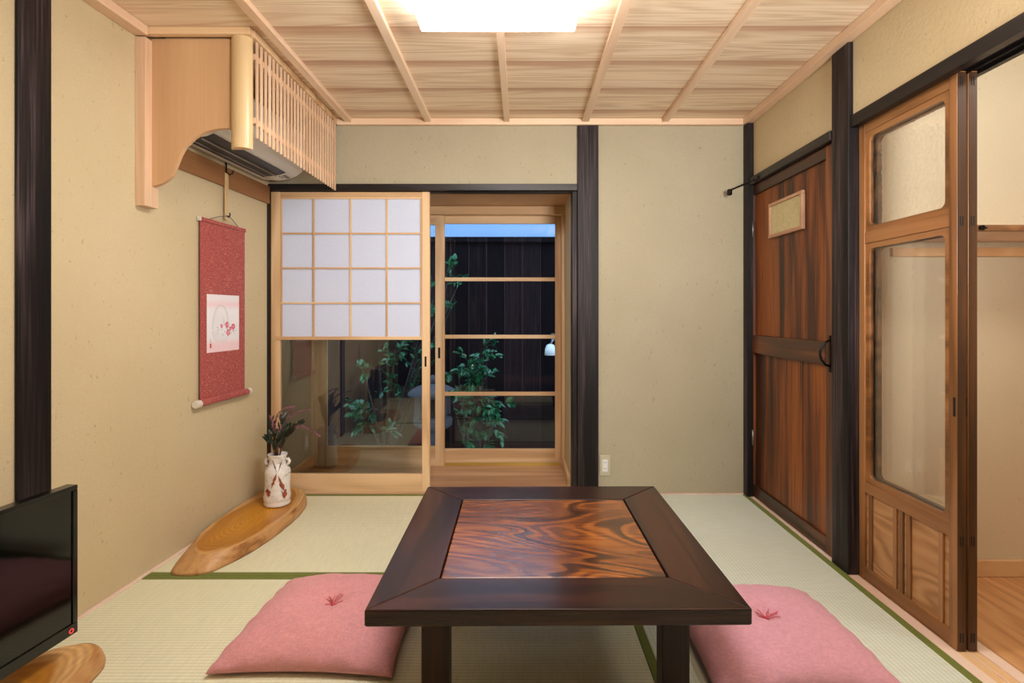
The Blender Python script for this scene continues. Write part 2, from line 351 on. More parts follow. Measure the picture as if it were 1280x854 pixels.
# ------------------------------------------------------------------ mesh helpers (world coordinates)
class B:
    def __init__(s): s.v = []; s.f = []
    def add(s, vs, fs):
        o = len(s.v); s.v += [Vector(p) for p in vs]; s.f += [tuple(i+o for i in f) for f in fs]; return s
    def box(s, x0, x1, y0, y1, z0, z1):
        if x0 > x1: x0, x1 = x1, x0
        return s.add([(x0,y0,z0),(x1,y0,z0),(x1,y1,z0),(x0,y1,z0),(x0,y0,z1),(x1,y0,z1),(x1,y1,z1),(x0,y1,z1)],
                     [(0,3,2,1),(4,5,6,7),(0,1,5,4),(1,2,6,5),(2,3,7,6),(3,0,4,7)])
    def prism(s, poly, axis, a, b):
        """poly: 2D points; axis 'X','Y','Z' is the extrusion axis; the 2D axes are the other two in order"""
        def P(p, t): return {'X': (t, p[0], p[1]), 'Y': (p[0], t, p[1]), 'Z': (p[0], p[1], t)}[axis]
        n = len(poly); vs = [P(p, a) for p in poly] + [P(p, b) for p in poly]
        fs = [tuple(range(n))[::-1], tuple(range(n, 2*n))] + [(i, (i+1) % n, n+(i+1) % n, n+i) for i in range(n)]
        return s.add(vs, fs)
    def tube(s, path, r, seg=8, caps=True):
        path = [Vector(p) for p in path]; n = len(path)
        if isinstance(r, (int, float)): r = [r]*n
        vs = []; fs = []; up = None
        for i, p in enumerate(path):
            d = (path[min(i+1, n-1)] - path[max(i-1, 0)]).normalized()
            a = d.orthogonal().normalized() if up is None else (up - d*up.dot(d)).normalized()
            up = a; b = d.cross(a)
            for k in range(seg):
                t = 2*PI*k/seg; vs.append(p + (a*math.cos(t) + b*math.sin(t))*r[i])
        for i in range(n-1):
            for k in range(seg):
                fs.append((i*seg+k, i*seg+(k+1) % seg, (i+1)*seg+(k+1) % seg, (i+1)*seg+k))
        if caps: fs += [tuple(range(seg))[::-1], tuple(range((n-1)*seg, n*seg))]
        return s.add(vs, fs)
    def lathe(s, prof, c, seg=48, wob=0):
        vs = []; fs = []; n = len(prof)
        for i, (r, z) in enumerate(prof):
            for k in range(seg):
                t = 2*PI*k/seg; rr = r*(1 + wob*noise.noise(Vector((math.cos(t)*1.5, math.sin(t)*1.5, z*12))))
                vs.append((c[0]+rr*math.cos(t), c[1]+rr*math.sin(t), c[2]+z))
        for i in range(n-1):
            for k in range(seg): fs.append((i*seg+k, i*seg+(k+1) % seg, (i+1)*seg+(k+1) % seg, (i+1)*seg+k))
        fs += [tuple(range(seg))[::-1], tuple(range((n-1)*seg, n*seg))]
        return s.add(vs, fs)
    def poly(s, pts): return s.add(pts, [tuple(range(len(pts)))])
    def warp(s, fn): s.v = [Vector(fn(p)) for p in s.v]; return s

def mesh_obj(name, b, mat, parent=None, bevel=0, smooth=False, sub=0, seg=2):
    me = bpy.data.meshes.new(name)
    inv = parent.matrix_basis.inverted() if parent else Matrix()
    if parent and parent.parent: inv = (parent.parent.matrix_basis @ parent.matrix_basis).inverted()
    me.from_pydata([inv @ v for v in b.v], [], b.f); me.update()
    bm = bmesh.new(); bm.from_mesh(me); bmesh.ops.recalc_face_normals(bm, faces=bm.faces); bm.to_mesh(me); bm.free()
    me.materials.append(mat)
    if smooth:
        for p in me.polygons: p.use_smooth = True
    o = bpy.data.objects.new(name, me); C.objects.link(o)
    if parent: o.parent = parent
    if bevel:
        m = o.modifiers.new('edges', 'BEVEL'); m.width = bevel; m.segments = seg; m.limit_method = 'ANGLE'; m.angle_limit = math.radians(35)
    if sub:
        m = o.modifiers.new('smooth', 'SUBSURF'); m.levels = sub; m.render_levels = sub
    return o
def tag(o, label, cat, group=None, kind=None):
    o['label'] = label; o['category'] = cat
    if group: o['group'] = group
    if kind: o['kind'] = kind
    return o
def struct(name, b, mat, label, cat, **kw):
    return tag(mesh_obj(name, b, mat, **kw), label, cat, kind='structure')
def thing(name, label, cat, loc, rotz=0, group=None, kind=None):
    o = bpy.data.objects.new(name, None); o.empty_display_size = .1
    o.matrix_basis = Matrix.Translation(loc) @ Matrix.Rotation(rotz, 4, 'Z'); C.objects.link(o)
    return tag(o, label, cat, group, kind)
def box(*a): return B().box(*a)
def lw(p): return (WL(p[1]) + p[0], p[1], p[2])   # (distance from left wall, depth, height) -> world

def dup(root, loc, rotz=0, label=None):
    r = root.copy(); C.objects.link(r); r.matrix_basis = Matrix.Translation(loc) @ Matrix.Rotation(rotz, 4, 'Z')
    if label: r['label'] = label
    for ch in list(root.children):
        c = ch.copy(); C.objects.link(c); c.parent = r
        for g in ch.children:
            d = g.copy(); C.objects.link(d); d.parent = c
    return r

YB, ZC = 3.19, 2.20          # back wall depth, ceiling height
YR = -.40                    # wall behind the viewer
XR = 1.345                   # right wall plaster

# ------------------------------------------------------------------ room shell
struct('floor', box(-1.75, 1.47, YR, YB, -.09, -.032), M['sill_tan'], 'plain subfloor under the rush mats', 'floor')
struct('wall_left', B().add([(WL(YR), YR, 0), (WL(YB+.02), YB+.02, 0), (WL(YB+.02), YB+.02, ZC+.02), (WL(YR), YR, ZC+.02),
        (WL(YR)-.08, YR, 0), (WL(YB)-.08, YB+.02, 0), (WL(YB)-.08, YB+.02, ZC+.02), (WL(YR)-.08, YR, ZC+.02)],
        [(0,1,2,3),(7,6,5,4),(0,4,5,1),(3,2,6,7),(0,3,7,4),(1,5,6,2)]), M['plaster'], 'long ochre plaster wall on the left', 'wall')
struct('wall_back', B().box(-1.55, .334, YB, YB+.09, 1.815, ZC+.02).box(.4565, 1.42, YB, YB+.09, -.03, ZC+.02), M['plaster_back'],
       'sand plaster wall around the veranda opening at the back', 'wall')
struct('wall_rear', box(-1.75, XR+.1, YR-.08, YR, -.03, ZC+.02), M['dark'], 'unseen wall behind the viewer, made dark to cut reflections', 'wall')  # out of view; dark material chosen to reduce glass haze and bounce light
struct('wall_right', B().box(XR, XR+.09, 2.316, YB, 1.84, ZC+.02).box(XR, XR+.09, YR, 2.195, 1.862, ZC+.02).box(XR, XR+.09, YR, .35, 0, 1.862).box(XR+.06, XR+.09, 2.316, YB, -.09, 1.84),  # last box: unseen backing added to block sky light leaking past the door
       M['plaster'], 'plaster wall above the doors on the right, with added backing behind the brown door', 'wall')
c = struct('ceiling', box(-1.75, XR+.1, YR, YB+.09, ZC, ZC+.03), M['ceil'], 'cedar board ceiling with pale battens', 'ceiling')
for bx, w in ((-1.005, .034), (-.54, .034), (-.082, .028), (.378, .034), (.842, .034)):
    mesh_obj('batten', box(bx-w/2-.002, bx+w/2+.002, YR+.03, YB-.03, ZC-.024, ZC), M['batten'], c, .002)
struct('trim_1', B().box(-1.075, 1.3, YB-.03, YB-.001, ZC-.038, ZC-.001), M['batten_x'], 'pale ceiling moulding along the back wall', 'moulding', bevel=.003)
struct('trim_2', B().box(1.295, XR-.001, YR, YB-.03, ZC-.038, ZC-.001), M['batten'], 'pale ceiling moulding along the right wall', 'moulding', bevel=.003)
struct('trim_3', B().box(.001, .055, YR, 2.15, ZC-.038, ZC-.001).warp(lw), M['batten'], 'pale ceiling moulding along the left wall', 'moulding', bevel=.003)
# posts and beams
struct('trim_4', box(X(722, 3.17), X(748, 3.17), 3.17, 3.29, 0, ZC-.04), M['dark'], 'black-brown post in the back wall beside the veranda opening', 'post', bevel=.003)
struct('trim_5', box(.303, X(722, 3.17)-.0005, YB, YB+.11, 0, 1.78), M['dark'], 'slim dark jamb at the right of the veranda opening', 'jamb', bevel=.002)
# dark lintel over the veranda opening, grooved below
struct('trim_6', B().box(-1.50, X(722, 3.17)-.0005, 3.175, 3.192, 1.781, 1.82).box(-1.50, .333, 3.192, 3.235, 1.79, 1.815).box(-1.50, .333, 3.235, 3.275, 1.781, 1.815),
       M['dark_x'], 'dark lintel over the veranda opening', 'lintel', bevel=.0015)
struct('trim_7', box(-1.506, -1.4745, 3.165, 3.27, 0, 1.781), M['dark'], 'narrow dark post in the back left corner', 'post', bevel=.002)
struct('trim_8', box(1.308, XR-.001, 3.13, YB-.0005, 0, ZC-.039), M['dark'], 'narrow dark post in the back right corner', 'post', bevel=.002)
struct('trim_9', box(1.325, 1.352+.05, 2.196, 2.315, 0, ZC-.0385), M['dark'], 'broad dark post between the brown door and the glazed sliding doors', 'post', bevel=.004)
struct('trim_10', B().box(0.0005, .012, 1.665, 1.780, 0, ZC-.039).warp(lw), M['dark'], 'dark post on the left wall beside the television', 'post', bevel=.004)
struct('trim_11', box(1.318, 1.40, 2.3155, 3.1295, 1.80, 1.842), M['dark_y'], 'dark lintel over the brown door', 'lintel', bevel=.003)
# grooved lintel over the sliding doors
kp = [(1.333,1.86),(1.333,1.812),(1.366,1.812),(1.366,1.824),(1.3985,1.824),(1.3985,1.812),(1.4015,1.812),(1.4015,1.824),(1.435,1.824),(1.435,1.812),(1.455,1.812),(1.455,1.86)]
struct('trim_12', B().prism(kp, 'Y', YR, 2.1955), M['dark_y'], 'long dark grooved lintel over the glazed sliding doors', 'lintel', bevel=.001)
# sills
struct('trim_13', B().box(1.3255, 1.365, .3, 2.1955, -.03, .002).box(1.3985, 1.4010, .3, 2.1955, -.03, .002).box(1.435, 1.475, .3, 2.1955, -.03, .002), M['sill'],
       'pale grooved sill under the glazed sliding doors', 'sill', bevel=.001)
struct('trim_14', B().box(1.365, 1.3985, .3, 2.195, -.03, -.002).box(1.401, 1.435, .3, 2.195, -.03, -.002), M['sill_tan'], 'tan grooves of the sliding door sill', 'sill')
struct('trim_15', box(1.3255, 1.345, 2.3155, 3.13, -.03, .003), M['sill'], 'thin pale strip at the foot of the brown door', 'strip')
struct('trim_16', B().box(.0005, .018, YR, 3.16, -.03, .004).warp(lw), M['sill'], 'thin pale strip at the foot of the left wall', 'strip', bevel=.001)
struct('trim_17', box(.4575, 1.307, YB-.012, YB-.0005, -.03, .004), M['sill'], 'thin pale strip at the foot of the back wall', 'strip', bevel=.001)

# ------------------------------------------------------------------ rush mats
def mat_obj(x0, x1, y0, y1, ribs, label, wl=False):
    t = thing('tatami_mat', label, 'tatami mat', ((x0+x1)/2, (y0+y1)/2, -.03), group='rush mats on the floor')
    g = .0008
    b = B().add([(WL(y0)+.018 if wl else x0+g, y0+g, -.03), (x1-g, y0+g, -.03), (x1-g, y1-g, -.03), (WL(y1)+.018 if wl else x0+g, y1-g, -.03),
                 (WL(y0)+.018 if wl else x0+g, y0+g, 0), (x1-g, y0+g, 0), (x1-g, y1-g, 0), (WL(y1)+.018 if wl else x0+g, y1-g, 0)],
                [(0,3,2,1),(4,5,6,7),(0,1,5,4),(1,2,6,5),(2,3,7,6),(3,0,4,7)])
    mesh_obj('rush_surface', b, M['tatami_x' if ribs == 'X' else 'tatami_y'], t, .002)
    if ribs == 'X':
        for ya, yb in ((y0+g, y0+.029), (y1-.029, y1-g)):
            mesh_obj('cloth_border', B().box((WL((ya+yb)/2)+.019) if wl else x0, x1-g, ya, yb, -.002, .0016), M['heri'], t, .0006)
    else:
        for xa, xb in ((x0+g, x0+.029), (x1-.029, x1-g)):
            mesh_obj('cloth_border', B().box(xa, xb, y0+g, y1-g, -.002, .0016), M['heri'], t, .0006)
    return t
SX = .385
mat_obj(-1.46, SX, 2.19, YB-.012, 'X', 'rush tatami mat along the back, under the carved wood slab', True)
mat_obj(-1.46, SX, 1.19, 2.19, 'X', 'rush tatami mat under the left pink cushion and the low table', True)
mat_obj(-1.46, SX, YR, 1.19, 'X', 'rush tatami mat nearest the viewer on the left', True)
mat_obj(SX, 1.325, 2.071, YB-.012, 'Y', 'rush tatami mat in front of the brown door')
mat_obj(SX, 1.325, .2, 2.071, 'Y', 'rush tatami mat under the right pink cushion')

# ------------------------------------------------------------------ veranda behind the screen
struct('floor.001', B().box(-1.56, .40, YB+.0005, 4.0, -.09, 0), M['engawa'], 'pinkish board floor of the veranda', 'floor')
for yy in (3.33, 3.47, 3.61, 3.73):   # board joints
    pass
struct('wall_veranda_left', box(-1.52, -1.455, YB+.091, 3.95, 0, 1.81), M['plaster_back'], 'short plaster side wall of the veranda on the left', 'wall')
struct('wall_veranda_right', box(.302, .36, YB+.1105, 3.95, 0, 1.81), M['plaster'], 'short plaster side wall of the veranda on the right', 'wall')
struct('ceiling.001', box(-1.52, .36, YB+.0905, 3.95, 1.802, 1.83), M['panel'], 'wooden ceiling of the veranda', 'ceiling')
struct('baseboard_left', box(-1.4548, -1.435, YB+.1, 3.755, .0005, .072), M['light_y'], 'pale baseboard at the left end of the veranda', 'baseboard', bevel=.002)
struct('baseboard_right', box(.284, .3018, YB+.111, 3.729, .0005, .069), M['light_y'], 'pale baseboard at the right end of the veranda', 'baseboard', bevel=.002)
struct('trim_18', box(-1.4548, .3018, 3.73, 3.90, 1.743, 1.80), M['light_x'], 'pale head rail over the garden doors', 'rail', bevel=.002)
struct('trim_19', box(.281, .3018, 3.73, 3.90, .0005, 1.7425), M['light'], 'pale jamb at the right of the garden doors', 'jamb', bevel=.002)
struct('trim_20', box(-1.4548, -1.436, 3.756, 3.90, .0005, 1.7425), M['light'], 'pale jamb at the left of the garden doors', 'jamb', bevel=.002)
struct('trim_21', B().box(-.53, .28, 3.782, 3.792, .0005, .02), M['brass'], 'yellow metal rail on the garden door sill', 'rail')

def switch(name, label, c, u, w, h, nrm, dark_slots=2, cat='outlet'):
    """plate centred at c, u = width direction, nrm = outward"""
    t = thing(name, label, cat, c)
    u = Vector(u); n = Vector(nrm); z = Vector((0, 0, 1)); c = Vector(c)
    def bb(cu, cz, hw, hh, t0, t1):
        vs = [c + u*(cu+sx*hw) + z*(cz+sz*hh) + n*tt for tt in (t0, t1) for sx, sz in ((-1,-1),(1,-1),(1,1),(-1,1))]
        return B().add(vs, [(0,3,2,1),(4,5,6,7),(0,1,5,4),(1,2,6,5),(2,3,7,6),(3,0,4,7)])
    mesh_obj('cover_plate', bb(0, 0, w/2, h/2, .0005, .009), M['outlet'], t, .004)
    s = mesh_obj('socket', bb(-w*.02, 0, w*.24, h*.29, .0085, .0115), M['white'], t, .001)
    if dark_slots:
        for zz in (-.018, .018):
            for uu in (-.006, .006):
                mesh_obj('slot', bb(uu-w*.02, zz, .0012, .004, .0110, .0119), M['hole'], s)
    return t
switch('wall_outlet', 'double power outlet on the back wall beside the dark post', (X(756.3, 3.19), YB, Z(581.5, 3.19)), (1, 0, 0), .063, .122, (0, -1, 0))
switch('wall_switch', 'light plate low on the veranda side wall, seen through the screen glass', (-1.455, 3.66, .195), (0, -1, 0), .075, .118, (1, 0, 0), 0, 'switch')

# ------------------------------------------------------------------ sliding paper screen (snow-viewing type)
d0, d1 = 3.197, 3.229
def px_x(p): return X(p, d0)
def px_z(p): return Z(p, d0)
sh = thing('door_1', 'paper screen door with a glass lower half, standing slid to the left', 'door', ((px_x(338)+px_x(537))/2, 3.21, 0), kind='structure')
xa, xb = px_x(338.6), px_x(537)
mesh_obj('stile', box(xa, px_x(350), d0, d1, .001, 1.778), M['light'], sh, .0015)
mesh_obj('stile', box(px_x(527.5), xb, d0, d1, .001, 1.778), M['light'], sh, .0015)
mesh_obj('top_rail', box(px_x(350), px_x(527.5), d0+.001, d1-.001, px_z(246), 1.777), M['light_x'], sh, .0015)
br = mesh_obj('bottom_rail', box(px_x(350), px_x(527.5), d0+.001, d1-.001, .001, px_z(592.8)), M['light_x'], sh, .002)
mesh_obj('sill_strip', box(xa, xb, d0-.006, d0-.0005, .001, .010), M['light_x'], sh)
sash = mesh_obj('paper_sash', B().box(px_x(350.2), px_x(527.3), d0+.003, d0+.014, px_z(424.8), px_z(420.8)).box(px_x(350.2), px_x(527.3), d0+.003, d0+.014, px_z(248.5), px_z(246.1))
     .box(px_x(344.5), px_x(529), d0-.007, d0-.0003, px_z(424.8), px_z(420.8)), M['light_x'], sh, .0008)
for x in (391.5, 437.8, 483.3):
    mesh_obj('lattice_bar', box(px_x(x-1.05), px_x(x+1.05), d0+.003, d0+.012, px_z(420.8), px_z(248.5)), M['light'], sash, .0005)
for x in (350.2+1, 526.2):
    mesh_obj('lattice_bar', box(px_x(x-.9), px_x(x+.9), d0+.003, d0+.012, px_z(420.8), px_z(248.5)), M['light'], sash, .0005)
for z in (291.7, 335.2, 378.8):
    mesh_obj('lattice_bar', box(px_x(350.3), px_x(527.2), d0+.0025, d0+.011, px_z(z+1.05), px_z(z-1.05)), M['light_x'], sash, .0005)
mesh_obj('paper', box(px_x(350.3), px_x(527.2), d0+.0125, d0+.0135, px_z(421), px_z(247)), M['paper'], sash)
mesh_obj('glass_pane', box(px_x(350), px_x(527.5), d0+.018, d0+.019, px_z(592.9), px_z(421)), M['glass'], sh)
mesh_obj('finger_pull', box(px_x(530.8), px_x(533.2), d0-.0006, d0+.004, px_z(458.5), px_z(445.7)), M['hole'], sh)

# ------------------------------------------------------------------ garden doors
def gx(p, d=3.765): return X(p, d)
gd = thing('door_2', 'left garden door with one tall clear pane in a pale frame', 'door', (-.98, 3.78, 0), kind='structure')
a0, a1 = 3.765, 3.790
mesh_obj('stile', box(-1.4355, gx(408.2), a0, a1, .001, 1.742), M['light'], gd, .0015)
st = mesh_obj('stile', box(gx(544), gx(555.5), a0, a1, .001, 1.742), M['light'], gd, .0015)
mesh_obj('top_rail', box(gx(408.2), gx(544), a0+.001, a1-.001, Z(281, a0), 1.742), M['light_x'], gd)
mesh_obj('bottom_rail', box(gx(408.2), gx(544), a0+.001, a1-.001, .001, Z(558.3, a0)), M['light_x'], gd)
mesh_obj('glass_pane', box(gx(408.2), gx(544), a0+.012, a0+.013, Z(558.3, a0), Z(281, a0)), M['garden_glass'], gd)
mesh_obj('finger_pull', box(gx(547.6), gx(550.4), a0-.0006, a0+.004, Z(448, a0), Z(434.5, a0)), M['hole'], st)
gd = thing('door_3', 'right garden door divided by three pale glazing bars', 'door', (-.16, 3.82, 0), kind='structure')
a0, a1 = 3.800, 3.825
g2 = lambda p: X(p, a0)
mesh_obj('stile', box(-.60, -.55, a0, a1, .02, 1.742), M['light'], gd, .0015)
mesh_obj('stile', box(g2(694), .2805, a0, a1, .02, 1.742), M['light'], gd, .0015)
mesh_obj('top_rail', box(-.55, g2(694), a0+.001, a1-.001, Z(279.6, a0), 1.742), M['light_x'], gd)
mesh_obj('bottom_rail', box(-.55, g2(694), a0+.001, a1-.001, .02, Z(561.6, a0)), M['light_x'], gd)
for z in (349.2, 421, 492.5):
    mesh_obj('glazing_bar', box(-.55, g2(694), a0+.002, a0+.018, Z(z+2.3, a0), Z(z-2.3, a0)), M['light_x'], gd, .001)
mesh_obj('glass_pane', box(-.55, g2(694), a0+.019, a0+.020, Z(561.6, a0), Z(279.6, a0)), M['garden_glass'], gd)

# ------------------------------------------------------------------ garden
struct('ground', box(-4, 3, 4.0, 7.5, -.5, -.35), M['soil'], 'dark garden ground outside the glass doors', 'ground')
FY = 5.2
fn = thing('board_fence', 'tall fence of blackened vertical boards closing the garden', 'fence', (-.5, FY, -.35))
b = B(); x = -4.128
while x < 3:
    b.box(x-.004, x+.174, FY + (.008 if int(round(x/.172)) % 2 else 0), FY+.02 + (.012 if int(round(x/.172)) % 2 else 0), -.35, Z(297, FY)); x += .172
mesh_obj('board_panel', b, M['fence'], fn)
mesh_obj('cap_rail', box(-4.1, 3, FY-.05, FY+.05, Z(302.5, FY-.05), Z(296, FY-.05)), M['fence'], fn, .003)
wb = thing('boundary_wall', 'pale blue rendered wall rising behind the black fence', 'wall', (-.5, 6.0, -.35))
mesh_obj('wall_face', box(-4.5, 3.5, 6.0, 6.12, -.35, 2.42), M['bluewall'], wb)
mesh_obj('coping', box(-4.5, 3.5, 5.97, 6.15, 2.42, 2.47), M['bluewall'], wb, .004)
# stone lantern
ld = 4.72; lx = X(541, ld)
ln = thing('stone_lantern', 'weathered grey stone lantern behind the leaves in the garden', 'stone lantern', (lx, ld, -.35))
lp = lambda p: p + .0
def sqr(r, z, n=24, k=1.0):
    return r
mesh_obj('base', B().lathe([(.17, 0), (.18, .03), (.18, .10), (.13, .16)], (lx, ld, -.35), 6), M['stone'], ln, .01)
mesh_obj('shaft', B().lathe([(.085, .15), (.08, .3), (.095, .32), (.08, .34), (.085, .40)], (lx, ld, -.35), 20), M['stone'], ln, smooth=True)
mesh_obj('platform', B().lathe([(.09, .39), (.17, .44), (.175, .50), (.15, .52)], (lx, ld, -.35), 6), M['stone'], ln, .008)
fbx = B()
for s in (-1, 1):
    for q in (-1, 1): fbx.box(lx+s*.11-.025, lx+s*.11+.025, ld+q*.11-.025, ld+q*.11+.025, .165, .335)
fbx.box(lx-.13, lx+.13, ld-.13, ld+.13, .33, .345).box(lx-.135, lx-.06, ld-.12, ld+.12, .17, .24)
mesh_obj('fire_box', fbx, M['stone'], ln, .004)
mesh_obj('roof', B().lathe([(.14, .345), (.215, .35), (.22, .372), (.19, .40), (.13, .43), (.07, .45), (.05, .455)], (lx, ld, 0), 28, .08), M['stone'], ln, smooth=True)
mesh_obj('finial', B().lathe([(.03, .45), (.05, .465), (.055, .49), (.035, .51), (.008, .525)], (lx, ld, 0), 16), M['stone'], ln, smooth=True)

def add_leaf(b, p, d, up, L, W):
    d = d.normalized(); s = d.cross(up)
    if s.length < .01: s = d.cross(Vector((1, 0, 0)))
    s.normalize(); n = s.cross(d)
    pts = []
    prof = [(0, .0), (.2, .7), (.45, 1), (.75, .7), (1, 0)]
    c = [p + d*L*t + n*(-.12*L*t*t) for t, w in prof]
    vs = [c[0]]
    for (t, w), cc in list(zip(prof, c))[1:4]:
        vs += [cc + s*W*w*.5 + n*W*.12, cc, cc - s*W*w*.5 + n*W*.12]
    vs.append(c[4])
    fs = [(0, 1, 2), (0, 2, 3), (1, 4, 5, 2), (2, 5, 6, 3), (4, 7, 8, 5), (5, 8, 9, 6), (7, 10, 8), (8, 10, 9)]
    b.add(vs, fs)
def rv(s=1.0): return Vector((random.uniform(-s, s), random.uniform(-s, s), random.uniform(-s, s)))
def shrub(name, label, base, clusters, L=.06, trunk=.02, group='garden shrubs'):
    root = thing(name, label, 'shrub', base, group=group)
    fo, stm = B(), B()
    top = Vector(base)
    for (px, py, rx, ry, d, n) in clusters:
        c = Vector((X(px, d), d, Z(py, d))); r1 = rx*d/F; r2 = ry*d/F
        mid = top.lerp(c, .5) + Vector((random.uniform(-.04, .04), 0, .03))
        stm.tube([top, mid, c], [trunk*.8, trunk*.45, trunk*.2], 6)
        for i in range(max(3, n//5)):
            v = rv(); v = Vector((v.x*r1, v.y*min(r1, .075), v.z*r2))
            tip = c + v
            stm.tube([c - v*.2, c.lerp(tip, .5) + rv(.006), tip], [.004, .003, .0015], 4)
            for j in range(7):
                q = c.lerp(tip, .55 + .45*j/4) + rv(.012)
                dd = (v.normalized() + rv(.9) + Vector((0, -.25, .1)))
                add_leaf(fo, q, dd, Vector((random.uniform(-.4, .4), random.uniform(-.8, .2), 1)), L*random.uniform(.7, 1.15), L*.52*random.uniform(.8, 1.2))
    mesh_obj('trunk', stm, M['bark_tree'], root, smooth=True)
    mesh_obj('foliage', fo, M['camellia'], root)
    return root
shrub('camellia_shrub', 'dense glossy-leaved shrub seen through the barred garden door', (X(598, 4.40), 4.40, -.35),
      [(605, 437, 14, 10, 4.40, 28), (588, 455, 18, 14, 4.40, 40), (604, 475, 17, 14, 4.40, 40), (572, 462, 12, 6, 4.40, 12), (596, 500, 26, 14, 4.40, 55),
       (626, 505, 17, 10, 4.40, 25), (590, 525, 26, 14, 4.40, 55), (612, 535, 15, 14, 4.40, 30), (600, 552, 18, 9, 4.40, 28), (565, 500, 8, 10, 4.40, 10), (598, 490, 22, 40, 4.40, 60)], .068)
shrub('garden_tree', 'small branching tree reaching up beside the lantern, seen past the screen edge', (X(478, 4.98), 4.98, -.35),
      [(568, 330, 12, 7, 5.04, 22), (560, 340, 16, 9, 5.04, 24), (542, 352, 8, 10, 5.04, 16), (575, 351, 10, 4, 5.04, 10), (563, 388, 12, 6, 5.04, 14), (541, 376, 7, 10, 5.04, 12),
       (495, 440, 22, 14, 5.04, 44), (520, 455, 20, 16, 5.04, 40), (540, 430, 8, 12, 5.04, 18), (475, 462, 24, 9, 5.04, 30), (505, 485, 24, 10, 5.04, 34), (455, 464, 12, 6, 5.04, 14), (495, 425, 16, 6, 5.04, 18),(540, 455, 8, 14, 5.04, 12)], .066, .018)
shrub('camellia_shrub', 'low spreading shrub near the veranda, seen through the screen glass', (X(500, 4.5), 4.5, -.35),
      [(470, 512, 24, 9, 4.5, 34), (458, 528, 14, 10, 4.5, 22), (482, 540, 14, 7, 4.5, 12), (448, 515, 6, 5, 4.5, 8)], .068, .008)
# lamp on the fence
lm = thing('garden_lamp', 'small white hooded lamp on the black fence at the right', 'lamp', (X(688, 5.1), FY, Z(440, 5.1)))
cx, cz = X(688, 5.1), Z(440, 5.1)
mesh_obj('hood', B().lathe([(.012, .075), (.035, .065), (.05, .03), (.055, -.03), (.03, -.03)], (cx, 5.1, cz), 20), M['white'], lm, smooth=True)
mesh_obj('arm', B().tube([(cx, 5.1, cz+.07), (cx+.03, 5.12, cz+.12), (cx+.035, FY-.001, cz+.13)], .008, 8), M['steel'], lm, smooth=True)
mesh_obj('bracket', box(cx+.012, cx+.058, FY-.012, FY-.0005, cz+.10, cz+.17), M['steel'], lm, .003)

# ------------------------------------------------------------------ brown board door in the right wall
XD = 1.342
DY0, DY1 = 2.316, 3.129
dr = thing('door_4', 'old red-brown board door with a small frosted window', 'door', (XD, DY1, 0), kind='structure')
def yR(px, x=XD): return x*F/(px-VX)
mesh_obj('stile', box(XD, XD+.036, yR(939.5), DY1, .005, 1.798), M['doorstile'], dr, .003)
mesh_obj('stile', box(XD, XD+.036, DY0+.001, yR(1032), .005, 1.798), M['doorstile'], dr, .003)
ya, yb = yR(1032), yR(939.5)
mesh_obj('top_rail', box(XD+.001, XD+.035, ya, yb, 1.742, 1.797), M['doorframe'], dr, .003)
mesh_obj('middle_rail', box(XD-.004, XD+.035, ya-.002, yb+.002, .832, .936), M['doorframe'], dr, .004)
mesh_obj('bottom_rail', box(XD+.001, XD+.035, ya, yb, .006, .074), M['doorframe'], dr, .003)
def boards(z0, z1, seed):
    r = random.Random(seed); b = B(); y = ya; n = 7; w = (yb-ya)/n
    for i in range(n): b.box(XD+.013 + r.uniform(0, .0015), XD+.028, ya+i*w+.0006, ya+(i+1)*w-.0006, z0, z1)
    return b
mesh_obj('upper_panel', boards(.936, 1.742, 1), M['doorwood'], dr, .001)
mesh_obj('lower_panel', boards(.074, .832, 2), M['doorwood'], dr, .001)
w0, w1, z0, z1 = 2.585, 2.935, 1.464, 1.65
wf = mesh_obj('window_frame', B().box(XD-.004, XD+.014, w0, w1, z0, z0+.018).box(XD-.004, XD+.014, w0, w1, z1-.016, z1)
    .box(XD-.004, XD+.014, w0, w0+.02, z0+.018, z1-.016).box(XD-.004, XD+.014, w1-.016, w1, z0+.018, z1-.016), M['pinkwood'], dr, .002)
mesh_obj('window_pane', box(XD+.005, XD+.0125, w0+.02, w1-.016, z0+.018, z1-.016), M['frosted'], wf)
hy = 2.352
hd = mesh_obj('handle', B().tube([(XD-.001, hy, .945), (XD-.022, hy, .935), (XD-.042, hy, .905), (XD-.045, hy, .885), (XD-.04, hy, .86), (XD-.022, hy, .838), (XD-.001, hy, .83)], .0055, 10), M['black'], dr, smooth=True)
mesh_obj('handle_plate', B().box(XD-.004, XD-.0003, hy-.009, hy+.009, .805, .965), M['black'], hd, .002)
for z in (1.50, .30):
    mesh_obj('hinge', B().tube([(XD-.006, DY1-.006, z), (XD-.006, DY1-.006, z+.09)], .005, 10), M['steel'], dr, smooth=True)
ds = thing('door_stop', 'black rod door stop reaching out from the brown door lintel', 'door stop', (1.318, 3.06, 1.79))
p1 = Vector((X(912, 3.12), 3.12, Z(240.5, 3.12)))
mesh_obj('rod', B().tube([(1.3175, 3.04, 1.815), (1.29, 3.06, 1.802), (p1.x+.01, 3.12, p1.z+.015)], .005, 8), M['black'], ds, smooth=True)
mesh_obj('rubber_tip', B().lathe([(.004, -.018), (.0135, -.016), (.0145, .012), (.008, .018)], p1, 16), M['black'], ds, smooth=True)
mesh_obj('bracket', box(1.309, 1.3178, 3.00, 3.06, 1.806, 1.826), M['black'], ds, .002)

